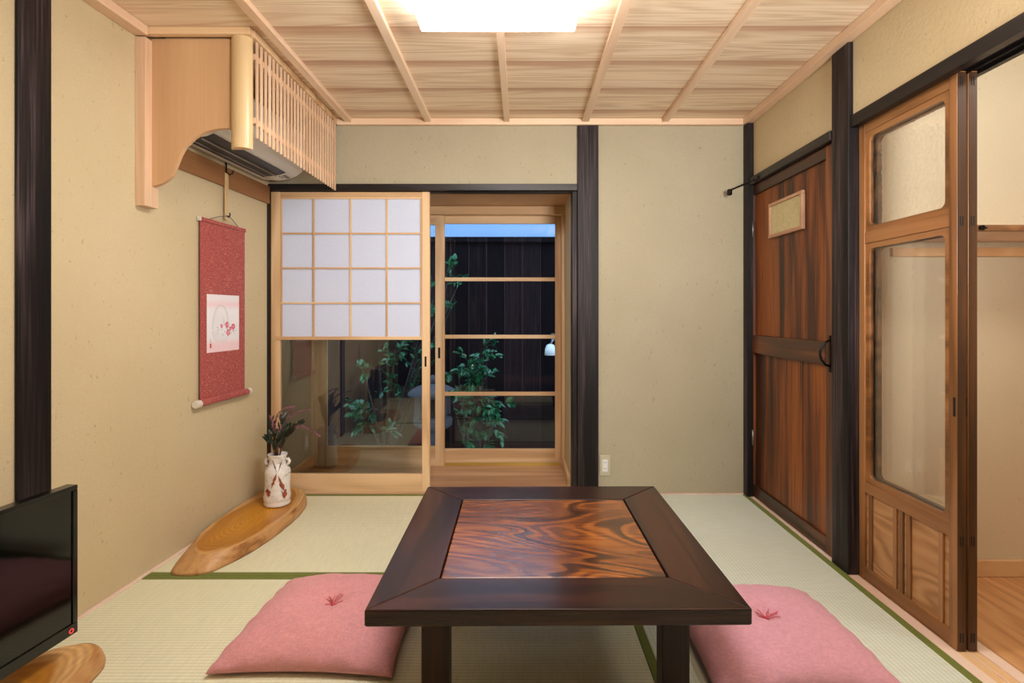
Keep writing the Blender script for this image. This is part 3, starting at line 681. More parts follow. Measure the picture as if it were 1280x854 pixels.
# ------------------------------------------------------------------ glazed sliding doors on the right
def slide(name, x0, label):
    x1 = x0+.028
    N, E = 1.700, 2.194
    r = thing(name, label, 'door', (x0+.014, (N+E)/2, 0), kind='structure')
    # stiles: outer face aged orange, the edge facing the opening darker
    mesh_obj('stile', box(x0, x1, N+.0015, N+.034, 0, 1.821), M['slidewood'], r, .001)
    ed = mesh_obj('stile_edge', box(x0+.001, x1-.001, N, N+.0015, .002, 1.818), M['slideend'], r)
    for z in (.028, .33, 1.335, 1.775):
        for q in (.007, .015):
            mesh_obj('tenon_end', box(x0+q, x0+q+.004, N-.0004, N+.0005, z, z+.03), M['hole'], ed)
    mesh_obj('stile', box(x0, x1, E-.034, E, 0, 1.821), M['slidewood'], r, .001)
    a, b = N+.034, E-.034
    for nm, z0, z1 in (('top_rail', 1.778, 1.82), ('middle_rail', 1.338, 1.382), ('lower_rail', .348, .388), ('bottom_rail', .001, .052)):
        mesh_obj(nm, box(x0+.001, x1-.001, a, b, z0, z1), M['slidewood_y'], r, .001)
    # rounded glazing beads
    def bead(z0, z1):
        o = [(a, z0), (b, z0), (b, z1), (a, z1)]; w = .022; rc = .022
        inner = []
        for (cy, cz, t0) in ((a+w+rc, z0+w+rc, PI), (b-w-rc, z0+w+rc, 1.5*PI), (b-w-rc, z1-w-rc, 0), (a+w+rc, z1-w-rc, .5*PI)):
            for k in range(6):
                t = t0 + k*(PI/2)/5; inner.append((cy+rc*math.cos(t), cz+rc*math.sin(t)))
        n = len(inner); bb = B()
        # ring between outer rect (resampled) and inner rounded rect
        outer = []
        for k, (cy, cz) in enumerate(((a, z0), (b, z0), (b, z1), (a, z1))): outer += [(cy, cz)]*6
        vs = []
        for xx in (x0+.005, x1-.005):
            vs += [(xx, p[0], p[1]) for p in outer] + [(xx, p[0], p[1]) for p in inner]
        fs = []
        for i in range(n):
            j = (i+1) % n
            if outer[i] == outer[j]:
                fs += [(i, n+i, n+j), (2*n+i, 3*n+j, 3*n+i)]
            else:
                fs += [(i, n+i, n+j, j), (2*n+i, 2*n+j, 3*n+j, 3*n+i)]
            fs.append((n+i, 3*n+i, 3*n+j, n+j))
        bb.add(vs, fs); return bb
    mesh_obj('glazing_bead', bead(1.382, 1.778), M['slidewood_y'], r)
    mesh_obj('glazing_bead', bead(.388, 1.338), M['slidewood_y'], r)
    mesh_obj('hammered_pane', box(x0+.0125, x0+.0155, a+.002, b-.002, 1.384, 1.776), M['figured'], r)
    mesh_obj('wavy_pane', box(x0+.0125, x0+.0155, a+.002, b-.002, .390, 1.336), M['wavy'], r)
    mesh_obj('wood_panel', box(x0+.010, x0+.018, a, b, .052, .348), M['slidepanel'], r)
    for y in (2.130, 1.990, 1.957, 1.920, 1.772):
        mesh_obj('panel_bar', box(x0+.002, x0+.0098, y-.0095, y+.0095, .052, .348), M['slidewood'], r, .0015)
    mesh_obj('finger_pull', box(x0-.0005, x0+.003, N+.007, N+.017, .735, .795), M['hole'], r)
    return r
slide('door_5', 1.3685, 'glazed sliding door on the room side, with hammered and wavy panes')
slide('door_6', 1.4035, 'second glazed sliding door stacked right behind the first')

# ------------------------------------------------------------------ next room
struct('floor.002', box(1.4755, 3.1, YR, 2.2, -.06, -.001), M['floorboards'], 'honey-coloured board floor of the next room', 'floor')
struct('wall_next_back', box(1.40, 3.1, 2.2, 2.3, -.03, 2.32), M['cream'], 'cream wall of the next room', 'wall')
struct('wall_next_right', box(3.1, 3.18, YR, 2.3, -.03, 2.32), M['cream'], 'far side wall of the next room', 'wall')
struct('wall_next_front', box(1.4455, 3.1, YR-.08, YR, -.03, 2.32), M['cream'], 'near end wall of the next room', 'wall')
struct('ceiling.002', box(1.44, 3.18, YR-.08, 2.3, 2.32, 2.36), M['cream'], 'ceiling of the next room', 'ceiling')
struct('baseboard_next', box(1.45, 3.1, 2.182, 2.1995, -.0005, .064), M['rail_brown'] if 0 else M['sill_tan'], 'tan baseboard of the next room', 'baseboard', bevel=.002)
sf = thing('wall_shelf', 'pale wall shelf with a brown front edge in the next room', 'shelf', (2.0, 2.05, 1.35))
mesh_obj('shelf_board', box(1.50, 2.9, 1.90, 2.1995, 1.349, 1.366), M['sill'], sf, .001)
mesh_obj('front_edge', box(1.50, 2.9, 1.882, 1.8998, 1.347, 1.368), M['rail_brown'], sf, .001)
mesh_obj('wall_cleat', box(1.50, 2.9, 2.18, 2.1998, 1.29, 1.326), M['sill_tan'], sf, .001)
mesh_obj('iron_bracket', B().tube([(X(1228, 1.875), 1.872, 1.357), (X(1228, 1.875), 1.881, 1.357)], .009, 12).tube([(X(1225, 1.875)-.0, 1.876, 1.357), (X(1234, 1.875), 1.876, 1.357)], .004, 8), M['black'], sf)
lp2 = thing('ceiling_light', 'round ceiling light of the next room', 'light', (2.35, 1.0, 2.32))
mesh_obj('diffuser', B().lathe([(.02, -.09), (.18, -.085), (.24, -.05), (.25, -.001)], (2.35, 1.0, 2.32), 32), M['lamp2'], lp2, smooth=True)

# ------------------------------------------------------------------ ceiling light
LX0, LX1, LY0, LY1, LZ = -.372, .202, 1.45, 2.03, 2.113
cl = thing('ceiling_light', 'bright square ceiling light in the middle of the board ceiling', 'light', ((LX0+LX1)/2, (LY0+LY1)/2, 2.175))
mesh_obj('diffuser', box(LX0, LX1, LY0, LY1, LZ, LZ+.026), M['lamp'], cl, .006)
mesh_obj('mounting_frame', box(LX0+.03, LX1-.03, LY0+.03, LY1-.03, LZ+.0262, ZC-.0245), M['white'], cl, .002)

# ------------------------------------------------------------------ air conditioner and its cover
cv = thing('air_conditioner_cover', 'wooden slatted housing hanging from the ceiling over the air conditioner', 'cover', (-1.3, 2.7, 1.5))
mesh_obj('wall_post', B().box(.0008, .041, 2.153, 2.226, 1.489, ZC-.0388).warp(lw), M['slat'], cv, .002)
pd = 2.190
curve = [(190,232.8),(196,231.5),(203,228.8),(209,225),(214.8,219.7),(218.5,211.5),(221.5,203),(225.5,193),(231,183.6),(241,173.8),(247,169.5),(254,165.6),(263,162.4),(273.8,160.7),(290,160)]
poly = [(X(px, pd), Z(py, pd)) for px, py in curve] + [(X(290, pd), ZC-.03), (X(189, pd), ZC-.03), (X(189, pd), Z(232.8, pd))]
poly[0] = (X(191, pd), Z(232.8, pd))
mesh_obj('side_panel', B().prism(poly, 'Y', pd, pd+.02), M['panel'], cv, .0015)
mesh_obj('top_rail', B().box(WL(2.17)+.002, -1.075, 2.152, 2.178, 2.170, ZC-.0005) .box(-1.10, -1.068, 2.178, 3.158, 2.168, ZC-.0005), M['light_x'], cv, .002)
mesh_obj('top_board', box(-1.45, -1.101, 2.212, 3.15, ZC-.02, ZC-.006), M['light_x'], cv)
# half-round peeled log
hb = B(); prof = []
cxp = (X(287, 2.175)+X(313.5, 2.175))/2; rr = (X(313.5, 2.175)-X(287, 2.175))/2
for k in range(17):
    t = PI + PI*k/16; prof.append((cxp + rr*math.cos(t), 2.195 + rr*.9*math.sin(t)))
hb.prism(prof, 'Z', 1.722, 2.172)
mesh_obj('half_log', hb, M['peeled'], cv, .002)
n = 26; y = 2.215
for i in range(n):
    y = 2.214 + i*(3.165-2.235)/(n-1)
    mesh_obj('slat', box(-1.0835, -1.0765, y, y+.0145, 1.776, 2.168), M['slat'], cv, .001)
rl = mesh_obj('slat_rail', B().box(-1.100, -1.0837, 2.212, 3.168, 2.095, 2.120), M['slat'], cv, .001)
rl = mesh_obj('slat_rail', B().box(-1.100, -1.0837, 2.212, 3.168, 1.835, 1.860), M['slat'], cv, .001)
ac = thing('air_conditioner', 'white wall air conditioner inside the wooden housing', 'air conditioner', (-1.4, 2.67, 1.9))
def acp(x, z): return (x, z)
AY0, AY1 = 2.27, 3.08
prof = [(.005, 1.83), (.03, 1.818), (.12, 1.814), (.175, 1.822), (.215, 1.838), (.245, 1.862), (.262, 1.90), (.266, 1.95), (.262, 2.06), (.24, 2.085), (.005, 2.085)]
mesh_obj('casing', B().prism(prof, 'Y', AY0, AY1).warp(lw), M['acwhite'], ac, .006)
vt = mesh_obj('air_outlet', B().prism([(.085, 1.8135), (.12, 1.8115), (.178, 1.8205), (.205, 1.831), (.2, 1.838), (.12, 1.82)], 'Y', AY0+.06, AY1-.11).warp(lw), M['acdark'], ac)
for a, z in ((.098, 1.8095), (.15, 1.8125)):
    mesh_obj('louvre', B().box(a, a+.004, AY0+.06, AY1-.115, z-.004, z+.003).warp(lw), M['aclouvre'], vt)
mesh_obj('outlet_lip', B().box(.075, .083, AY0+.05, AY1-.10, 1.8095, 1.815).warp(lw), M['acdark'], ac)
mesh_obj('display', B().box(.17, .19, AY1-.085, AY1-.03, 1.8185, 1.824).warp(lw), M['aclouvre'], ac, .001)
for q in range(3): mesh_obj('indicator', B().box(.155, .159, AY1-.085+q*.018, AY1-.079+q*.018, 1.8165, 1.820).warp(lw), M['acdark'], ac)

struct('trim_22', B().box(.0006, .018, 2.2265, 3.164, 1.700, 1.800).warp(lw), M['rail_brown'], 'brown picture rail on the left wall under the air conditioner', 'rail', bevel=.002)

# ------------------------------------------------------------------ hanging scroll
hg = thing('scroll_hanger', 'long bamboo hanger hooked on the brown picture rail', 'hanger', (WL(2.73)+.02, 2.73, 1.8))
mesh_obj('bamboo_strip', B().box(.020, .026, 2.716, 2.742, 1.532, 1.765).warp(lw), M['peeled'], hg, .001)
mesh_obj('iron_hook', B().tube([(.0185, 2.728, 1.82), (.0225, 2.728, 1.81), (.0225, 2.728, 1.77)], .004, 8).tube([(.024, 2.728, 1.772), (.036, 2.73, 1.758), (.052, 2.732, 1.765), (.056, 2.733, 1.782)], .003, 8).warp(lw), M['black'], hg, smooth=True)
mesh_obj('lower_hook', B().tube([(.026, 2.728, 1.552), (.036, 2.728, 1.544), (.042, 2.728, 1.556), (.04, 2.728, 1.566)], .003, 8).warp(lw), M['black'], hg, smooth=True)
sc = thing('hanging_scroll', 'red brocade hanging scroll with a small flower painting on the left wall', 'scroll', (WL(2.72), 2.72, .64))
SY0, SY1 = 2.534, 2.908
def wall_grid(off, y0, y1, z0, z1, th=.0015, n=20, bow=0.0):
    b = B(); vs = []; fs = []
    for k in range(2):
        for i in range(n+1):
            z = z0 + (z1-z0)*i/n; o = off + bow*math.sin(PI*i/n) + (th if k else 0)
            vs += [(o, y0, z), (o, y1, z)]
    m = 2*(n+1)
    for i in range(n):
        a = 2*i
        fs += [(a, a+1, a+3, a+2), (m+a, m+a+2, m+a+3, m+a+1), (a, a+2, m+a+2, m+a), (a+1, m+a+1, m+a+3, a+3)]
    fs += [(0, m, m+1, 1), (2*n, 2*n+1, m+2*n+1, m+2*n)]
    return b.add(vs, fs).warp(lw)
cl_ = mesh_obj('brocade_cloth', wall_grid(.013, SY0, SY1, .645, 1.505), M['brocade'], sc)
mesh_obj('top_bar', B().box(.006, .022, SY0-.002, SY1+.002, 1.495, 1.513).warp(lw), M['brocade'], sc, .003)
tipk = B().box(.005, .023, SY0-.008, SY0-.002, 1.494, 1.514).warp(lw)
mesh_obj('bar_end', tipk, M['ivory'], sc, .001)
mesh_obj('roller', B().tube([(.020, SY0-.012, .640), (.020, SY1+.012, .640)], .0165, 20).warp(lw), M['brocade'], sc, smooth=False)
for y0, y1 in ((SY0-.045, SY0-.0122), (SY1+.0122, SY1+.04)):
    mesh_obj('roller_end', B().tube([(.020, y0, .640), (.020, y0+.003, .640), (.020, (y0+y1)/2, .640), (.020, y1-.003, .640), (.020, y1, .640)], [.016, .018, .0165, .018, .017], 20).warp(lw), M['ivory'], sc)
mesh_obj('hanging_cord', B().tube([(.018, 2.60, 1.513), (.024, 2.66, 1.535), (.034, 2.728, 1.552), (.024, 2.79, 1.535), (.018, 2.84, 1.513)], .002, 6).warp(lw), M['inkdark'], sc)
PY0, PY1, PZ0, PZ1 = 2.584, 2.853, .871, 1.153
art = mesh_obj('painting', wall_grid(.0146, PY0, PY1, PZ0, PZ1, .0006, 4), M['paper_art'], sc)
def AP(u, v, o=.0156): return (o, PY0 + (PY1-PY0)*u, PZ0 + (PZ1-PZ0)*v)
b = B()
def curve_pts(f, n=24): return [f(i/(n-1)) for i in range(n)]
ucx, vcx = .42, .46
b.tube(curve_pts(lambda t: AP(.40+.24*math.cos(PI*(1-t)), .40+.42*math.sin(PI*t))), .0010, 5)
b.tube(curve_pts(lambda t: AP(.42+.25*math.cos(PI*(1-t)), .38+.44*math.sin(PI*t)**.9)), .0007, 5)
b.tube(curve_pts(lambda t: AP(.42+.27*math.cos(PI*(1+t)), .38-.22*math.sin(PI*t))), .0007, 5)
for q in range(5):
    r = .25 - q*.035; b.tube(curve_pts(lambda t: AP(.42+r*math.cos(PI*(1+t)), .37-(.18-q*.03)*math.sin(PI*t))), .0005, 4)
for q in range(7):
    r = .17-.018*q; b.tube(curve_pts(lambda t: AP(.36+.04*q*.3+r*math.cos(PI*(1-t)), .45+(.28-.035*q)*math.sin(PI*t)), 14), .0003, 4)
mesh_obj('basket_drawing', b.warp(lw), M['ink'], art)
fl = [(.43, .45, .036), (.60, .47, .056), (.80, .43, .058), (.64, .33, .060), (.71, .40, .038)]
for (u, v, r) in fl:
    b = B(); bc = B()
    for k in range(5):
        t = 2*PI*k/5 + u*9; cu, cv = u + r*.62*math.cos(t), v + r*.62*math.sin(t)
        b.poly([AP(cu + r*.48*math.cos(s*PI/5), cv + r*.48*math.sin(s*PI/5), .0157) for s in range(10)])
    bc.poly([AP(u + r*.28*math.cos(s*PI/4), v + r*.28*math.sin(s*PI/4), .0159) for s in range(8)])
    mesh_obj('painted_flower', b.warp(lw), M['petal'], art); mesh_obj('flower_heart', bc.warp(lw), M['petal_core'], art)
b = B(); rr_ = random.Random(3)
for k in range(34):
    u, v = rr_.uniform(.28, .92), rr_.uniform(.27, .45); a = rr_.uniform(0, PI); L = .03
    b.poly([AP(u, v, .0155), AP(u+L*.5*math.cos(a)-.009*math.sin(a), v+L*.5*math.sin(a)+.009*math.cos(a), .0155), AP(u+L*math.cos(a), v+L*math.sin(a), .0155), AP(u+L*.5*math.cos(a)+.009*math.sin(a), v+L*.5*math.sin(a)-.009*math.cos(a), .0155)])
mesh_obj('painted_leaves', b.warp(lw), M['leafpaint'], art)
mesh_obj('red_seal', B().box(.0154, .0160, PY0+.022, PY0+.034, PZ0+.022, PZ0+.044).warp(lw), M['sealred'], art)
mesh_obj('signature', B().box(.0154, .0158, PY0+.026, PY0+.028, PZ0+.048, PZ0+.056).box(.0154, .0158, PY0+.023, PY0+.031, PZ0+.0515, PZ0+.0525).box(.0154, .0158, PY0+.026, PY0+.030, PZ0+.058, PZ0+.0595).box(.0154, .0158, PY0+.0255, PY0+.027, PZ0+.060, PZ0+.068).warp(lw), M['inkdark'], art)

# ------------------------------------------------------------------ live-edge slabs
def slab(name, label, top, bot, h, mat, loc):
    """top/bot outlines with the same number of points"""
    def dense(pts, m=6):
        n = len(pts); out = []
        P = [Vector((*p, 0)) for p in pts]
        for i in range(n):
            p0, p1, p2, p3 = P[i-1], P[i], P[(i+1) % n], P[(i+2) % n]
            for k in range(m):
                t = k/m
                out.append(.5*((2*p1) + (-p0+p2)*t + (2*p0-5*p1+4*p2-p3)*t*t + (-p0+3*p1-3*p2+p3)*t**3))
        return out
    T, Bt = dense(top), dense(bot); n = len(T)
    o = thing(name, label, 'wooden slab', loc)
    m = 5; vs = []; fs = []
    for k in range(m+1):
        f = k/m
        for i in range(n):
            p = Bt[i].lerp(T[i], f**1.2) ; ctr = Vector((sum(q.x for q in T)/n, sum(q.y for q in T)/n, 0))
            out_ = (p-ctr).normalized()*(.006*math.sin(PI*f) + .004*noise.noise(Vector((p.x*14, p.y*14, f*3))))
            vs.append((p.x+out_.x, p.y+out_.y, .0006 + h*f))
    for k in range(m):
        for i in range(n): fs.append((k*n+i, k*n+(i+1) % n, (k+1)*n+(i+1) % n, (k+1)*n+i))
    fs.append(tuple(range(n))[::-1])
    b = B().add(vs, fs)
    mesh_obj('live_edge', b, M['bark'], o, smooth=True)
    inset = [p + (Vector((sum(q.x for q in T)/n, sum(q.y for q in T)/n, 0))-p)*.006 for p in T]
    tv = [(p.x, p.y, .0006+h) for p in T] + [(p.x, p.y, .0006+h+.0015) for p in inset]
    tf = [(i, (i+1) % n, n+(i+1) % n, n+i) for i in range(n)] + [tuple(range(n, 2*n))]
    mesh_obj('polished_top', B().add(tv, tf), mat, o)
    return o
top = [(-1.345, 2.262), (-1.26, 2.300), (-1.21, 2.395), (-1.176, 2.55), (-1.165, 2.70), (-1.168, 2.85), (-1.19, 2.98), (-1.24, 3.08), (-1.32, 3.13), (-1.41, 3.13), (-1.465, 3.06), (-1.475, 2.90), (-1.475, 2.70), (-1.470, 2.55), (-1.45, 2.44), (-1.405, 2.34)]
bot = [(-1.290, 2.198), (-1.245, 2.262), (-1.203, 2.37), (-1.170, 2.53), (-1.158, 2.69), (-1.160, 2.85), (-1.18, 2.99), (-1.23, 3.09), (-1.32, 3.14), (-1.41, 3.14), (-1.468, 3.07), (-1.48, 2.90), (-1.482, 2.70), (-1.482, 2.52), (-1.465, 2.33), (-1.415, 2.196)]
smt = slab_mat('amber_slab_top', 0.0, -.02, .178, .52)
slab('wood_slab', 'amber live-edge wood slab in the corner carrying the white vase', top, bot, .055, smt, (-1.32, 2.70, 0))
top = [(-1.42, 1.60), (-1.34, 1.648), (-1.27, 1.635), (-1.245, 1.57), (-1.235, 1.40), (-1.22, 1.2), (-1.22, 1.0), (-1.25, .84), (-1.33, .76), (-1.44, .76), (-1.50, .86), (-1.51, 1.05), (-1.505, 1.25), (-1.485, 1.45)]
bot = [(-1.43, 1.61), (-1.34, 1.66), (-1.26, 1.645), (-1.233, 1.57), (-1.222, 1.40), (-1.21, 1.2), (-1.21, 1.0), (-1.24, .83), (-1.33, .75), (-1.445, .75), (-1.51, .85), (-1.52, 1.05), (-1.515, 1.25), (-1.495, 1.45)]
smt2 = slab_mat('amber_stand_top', 0.0, 0.0, .20, .50)
slab('wood_slab', 'amber live-edge wood slab under the black television', top, bot, .055, smt2, (-1.37, 1.17, 0))

# ------------------------------------------------------------------ vase and flowers
vx, vy, vz = -1.278, 2.85, .0576
vs_ = thing('ceramic_vase', 'white stoneware vase with rust brush marks on the wood slab', 'vase', (vx, vy, vz))
prof = [(.052, 0), (.064, .004), (.0665, .012), (.062, .022), (.0655, .03), (.067, .05), (.062, .07), (.0615, .10), (.062, .14), (.0625, .17), (.060, .185), (.050, .2), (.043, .212), (.041, .225), (.043, .245), (.049, .262), (.050, .266), (.047, .267), (.040, .25), (.037, .22), (.037, .19), (.02, .188)]
mesh_obj('body', B().lathe(prof, (vx, vy, vz), 56, .05), M['vase'], vs_, smooth=True)
for s in (-1, 1):
    mesh_obj('ear', B().tube([(vx+s*.040, vy, vz+.236), (vx+s*.056, vy, vz+.240), (vx+s*.062, vy, vz+.228), (vx+s*.058, vy, vz+.214), (vx+s*.044, vy, vz+.210)], [.006, .008, .009, .008, .006], 10), M['vase'], vs_, smooth=True)
def prad(z):
    for (r0, z0), (r1, z1) in zip(prof, prof[1:]):
        if z0 <= z <= z1: return r0 + (r1-r0)*(z-z0)/(z1-z0)
    return .06
def stroke(b, u0, z0, u1, z1, w, seed):
    r = random.Random(seed); n = 10; L, R = [], []
    # u: -1..1 across the visible front
    base = math.atan2(-vy, -vx)   # towards the viewer
    for i in range(n+1):
        t = i/n; u = u0+(u1-u0)*t; z = z0+(z1-z0)*t
        ww = w*(.5+.8*r.random())*math.sin(PI*min(.95, max(.08, t)))
        for lst, s in ((L, -1), (R, 1)):
            uu = u + s*ww; th = base - math.asin(max(-.99, min(.99, -uu)))
            rad = prad(z)*1.03 + .0012
            lst.append((vx+rad*math.cos(th), vy+rad*math.sin(th), vz+z))
    vs = L+R; fs = [(i, i+1, n+2+i, n+1+i) for i in range(n)]
    b.add(vs, fs)
for nm, mt, args in (('neck_mark', 'rustdark', (-.6, .245, -.05, .185, .06, 1)), ('neck_mark', 'rustdark', (.55, .245, .03, .185, .06, 2)),
        ('rust_mark', 'rust', (-.08, .178, -.45, .105, .13, 3)), ('rust_mark', 'rust', (.05, .165, .5, .08, .15, 4)), ('rust_mark', 'rust', (-.75, .10, -.62, .06, .17, 5)),
        ('rust_mark', 'rust', (.6, .09, .45, .045, .19, 6)), ('rust_mark', 'rust', (-.1, .035, .2, .03, .04, 7)), ('brown_mark', 'rustdark', (.1, .125, .35, .10, .05, 8)),
        ('brown_mark', 'rustdark', (.25, .085, .5, .065, .05, 9)), ('brown_mark', 'rustdark', (-.8, .09, -.5, .085, .04, 10)), ('brown_mark', 'rustdark', (-.5, .055, .1, .045, .03, 11))):
    b = B(); stroke(b, *args); mesh_obj(nm, b, M[mt], vs_)

def sprig(label, pts, seed):
    """pts: (px, py, dy) targets of the arching stem"""
    r = random.Random(seed)
    P = [Vector((vx+r.uniform(-.008, .008), vy+r.uniform(-.01, .01), vz+.195))]
    for px, py, dy in pts: P.append(Vector((X(px, vy+dy), vy+dy, Z(py, vy+dy))))
    t = thing('flower_sprig', label, 'flower', P[0], group='flower sprigs in the white vase')
    # smooth path
    Q = []
    for i in range(len(P)-1):
        p0, p1, p2, p3 = P[max(i-1, 0)], P[i], P[i+1], P[min(i+2, len(P)-1)]
        for k in range(8):
            s = k/8; Q.append(.5*((2*p1)+(-p0+p2)*s+(2*p0-5*p1+4*p2-p3)*s*s+(-p0+3*p1-3*p2+p3)*s**3))
    Q.append(P[-1])
    n = len(Q)
    mesh_obj('stem', B().tube(Q, [.0022*(1-.6*i/(n-1)) for i in range(n)], 6), M['stem'], t, smooth=True)
    b = B()
    for i in range(int(n*.45), n):
        for k in range(5):
            p = Q[i] + Vector((r.uniform(-1, 1), r.uniform(-1, 1), r.uniform(-1, 1)))*.0075*(1.3-i/n)
            s = r.uniform(.0014, .0030)
            b.add([p+Vector(v)*s for v in ((1,0,0),(-1,0,0),(0,1,0),(0,-1,0),(0,0,1.5),(0,0,-1.5))], [(0,2,4),(2,1,4),(1,3,4),(3,0,4),(2,0,5),(1,2,5),(3,1,5),(0,3,5)])
    mesh_obj('blossoms', b, M['blossom'], t)
    return t
sprig('pink sprig arching furthest right and drooping from the white vase', [(356, 552, 0), (372, 533, -.02), (386, 537, -.03), (400, 546, -.03)], 1)
sprig('pink sprig sweeping up to the right from the white vase', [(352, 545, 0), (360, 524, .01), (372, 516, .02), (388, 512, .02)], 2)
sprig('tallest pink sprig in the middle of the white vase', [(349, 545, .01), (355, 528, .02), (362, 514, .02), (368, 508, .02)], 3)
sprig('pink sprig in the left middle of the white vase, bending over at its tip', [(343, 545, 0), (345, 525, .01), (352, 513, .01), (364, 509, .0)], 4)
sprig('short thin pink sprig leaning left in the white vase', [(343, 548, 0), (341, 530, -.01), (337, 520, -.02)], 5)
sprig('low pink sprig crossing the leaves at the front of the white vase', [(347, 552, -.03), (349, 540, -.04), (352, 532, -.045)], 6)
def leafy(label, pts, seed, nl=9, L=.04):
    r = random.Random(seed)
    P = [Vector((vx+r.uniform(-.012, .012), vy+r.uniform(-.014, .014), vz+.195))]
    for px, py, dy in pts: P.append(Vector((X(px, vy+dy), vy+dy, Z(py, vy+dy))))
    t = thing('leafy_stem', label, 'foliage', P[0], group='leafy stems in the white vase')
    mesh_obj('stem', B().tube(P, .002, 6), M['stem'], t, smooth=True)
    b = B(); seglen = len(P)-1
    nl = int(nl*1.7); L *= 1.15
    for k in range(nl):
        f = .35 + .65*k/(nl-1); i = min(int(f*seglen), seglen-1); s = f*seglen-i
        p = P[i].lerp(P[i+1], s); d = (P[i+1]-P[i]).normalized()
        a = r.uniform(0, 2*PI); dd = d*1.3 + Vector((math.cos(a)*.7, math.sin(a)*.5, r.uniform(-.1, .3)))
        add_leaf(b, p, dd, Vector((r.uniform(-1, 1), -1, .4)), L*r.uniform(.8, 1.2), L*.44)
    mesh_obj('leaves', b, M['leaf'], t)
leafy('leafy stem leaning hard left over the rim of the white vase', [(340, 555, -.02), (335, 549, -.03)], 11, 9, .038)
leafy('upright leafy stem at the left of the white vase', [(342, 550, 0), (340, 528, .01)], 12, 11, .04)
leafy('upright leafy stem in the centre of the white vase', [(348, 550, -.01), (353, 526, 0)], 13, 12, .042)
leafy('leafy stem leaning right with small leaves', [(354, 550, .01), (363, 539, 0), (374, 530, -.01)], 14, 14, .036)
leafy('leafy stem at the back right of the white vase', [(352, 552, .03), (359, 537, .05)], 15, 11, .042)
leafy('short leafy stem at the front of the white vase', [(346, 556, -.03), (348, 548, -.045)], 16, 9, .036)

# ------------------------------------------------------------------ low table
TX0, TX1, TY0, TY1, TZ = -.378, .553, 1.301, 2.229, .35
tx, ty = (TX0+TX1)/2, (TY0+TY1)/2
rot = math.radians(.45)
def trot(p):
    dx, dy = p[0]-tx, p[1]-ty
    return (tx+dx*math.cos(rot)-dy*math.sin(rot), ty+dx*math.sin(rot)+dy*math.cos(rot), p[2])
tb_ = thing('low_table', 'square dark low table with a figured wood centre panel', 'table', (tx, ty, 0))
w = .157; z0, z1 = TZ-.041, TZ; g = .0003
def mitre(name, pts, mat):
    mesh_obj(name, B().prism(pts, 'Z', z0, z1).warp(trot), mat, tb_, .0035, seg=3)
mitre('top_border', [(TX0+g, TY0), (TX1-g, TY0), (TX1-w-g, TY0+w), (TX0+w+g, TY0+w)], M['table_x'])
mitre('top_border', [(TX0+g, TY1), (TX0+w+g, TY1-w), (TX1-w-g, TY1-w), (TX1-g, TY1)], M['table_x'])
mitre('top_border', [(TX0, TY0+g), (TX0+w, TY0+w+g), (TX0+w, TY1-w-g), (TX0, TY1-g)], M['table_y'])
mitre('top_border', [(TX1, TY0+g), (TX1, TY1-g), (TX1-w, TY1-w-g), (TX1-w, TY0+w+g)], M['table_y'])
mesh_obj('centre_panel', B().box(TX0+w+.003, TX1-w-.003, TY0+w+.003, TY1-w-.003, z0+.004, TZ-.0015).warp(trot), M['burl'], tb_, .004)
mesh_obj('under_board', B().box(TX0+w-.03, TX1-w+.03, TY0+w-.03, TY1-w+.03, z0-.012, z0-.0002).warp(trot), M['table_x'], tb_)
i0 = .135
for (a, b2, c_, d_) in ((TX0+i0, TX1-i0, TY0+i0, TY0+i0+.022), (TX0+i0, TX1-i0, TY1-i0-.022, TY1-i0)): mesh_obj('apron', B().box(a, b2, c_, d_, z0-.0125-.03, z0-.0003).warp(trot), M['table_x'], tb_, .002)
for sx in (TX0+.118, TX1-.118-.072):
    for sy in (TY0+.10, TY1-.10-.06):
        mesh_obj('leg', B().box(sx, sx+.072, sy, sy+.06, .0022, z0-.0002).warp(trot), M['table_z'], tb_, .003)

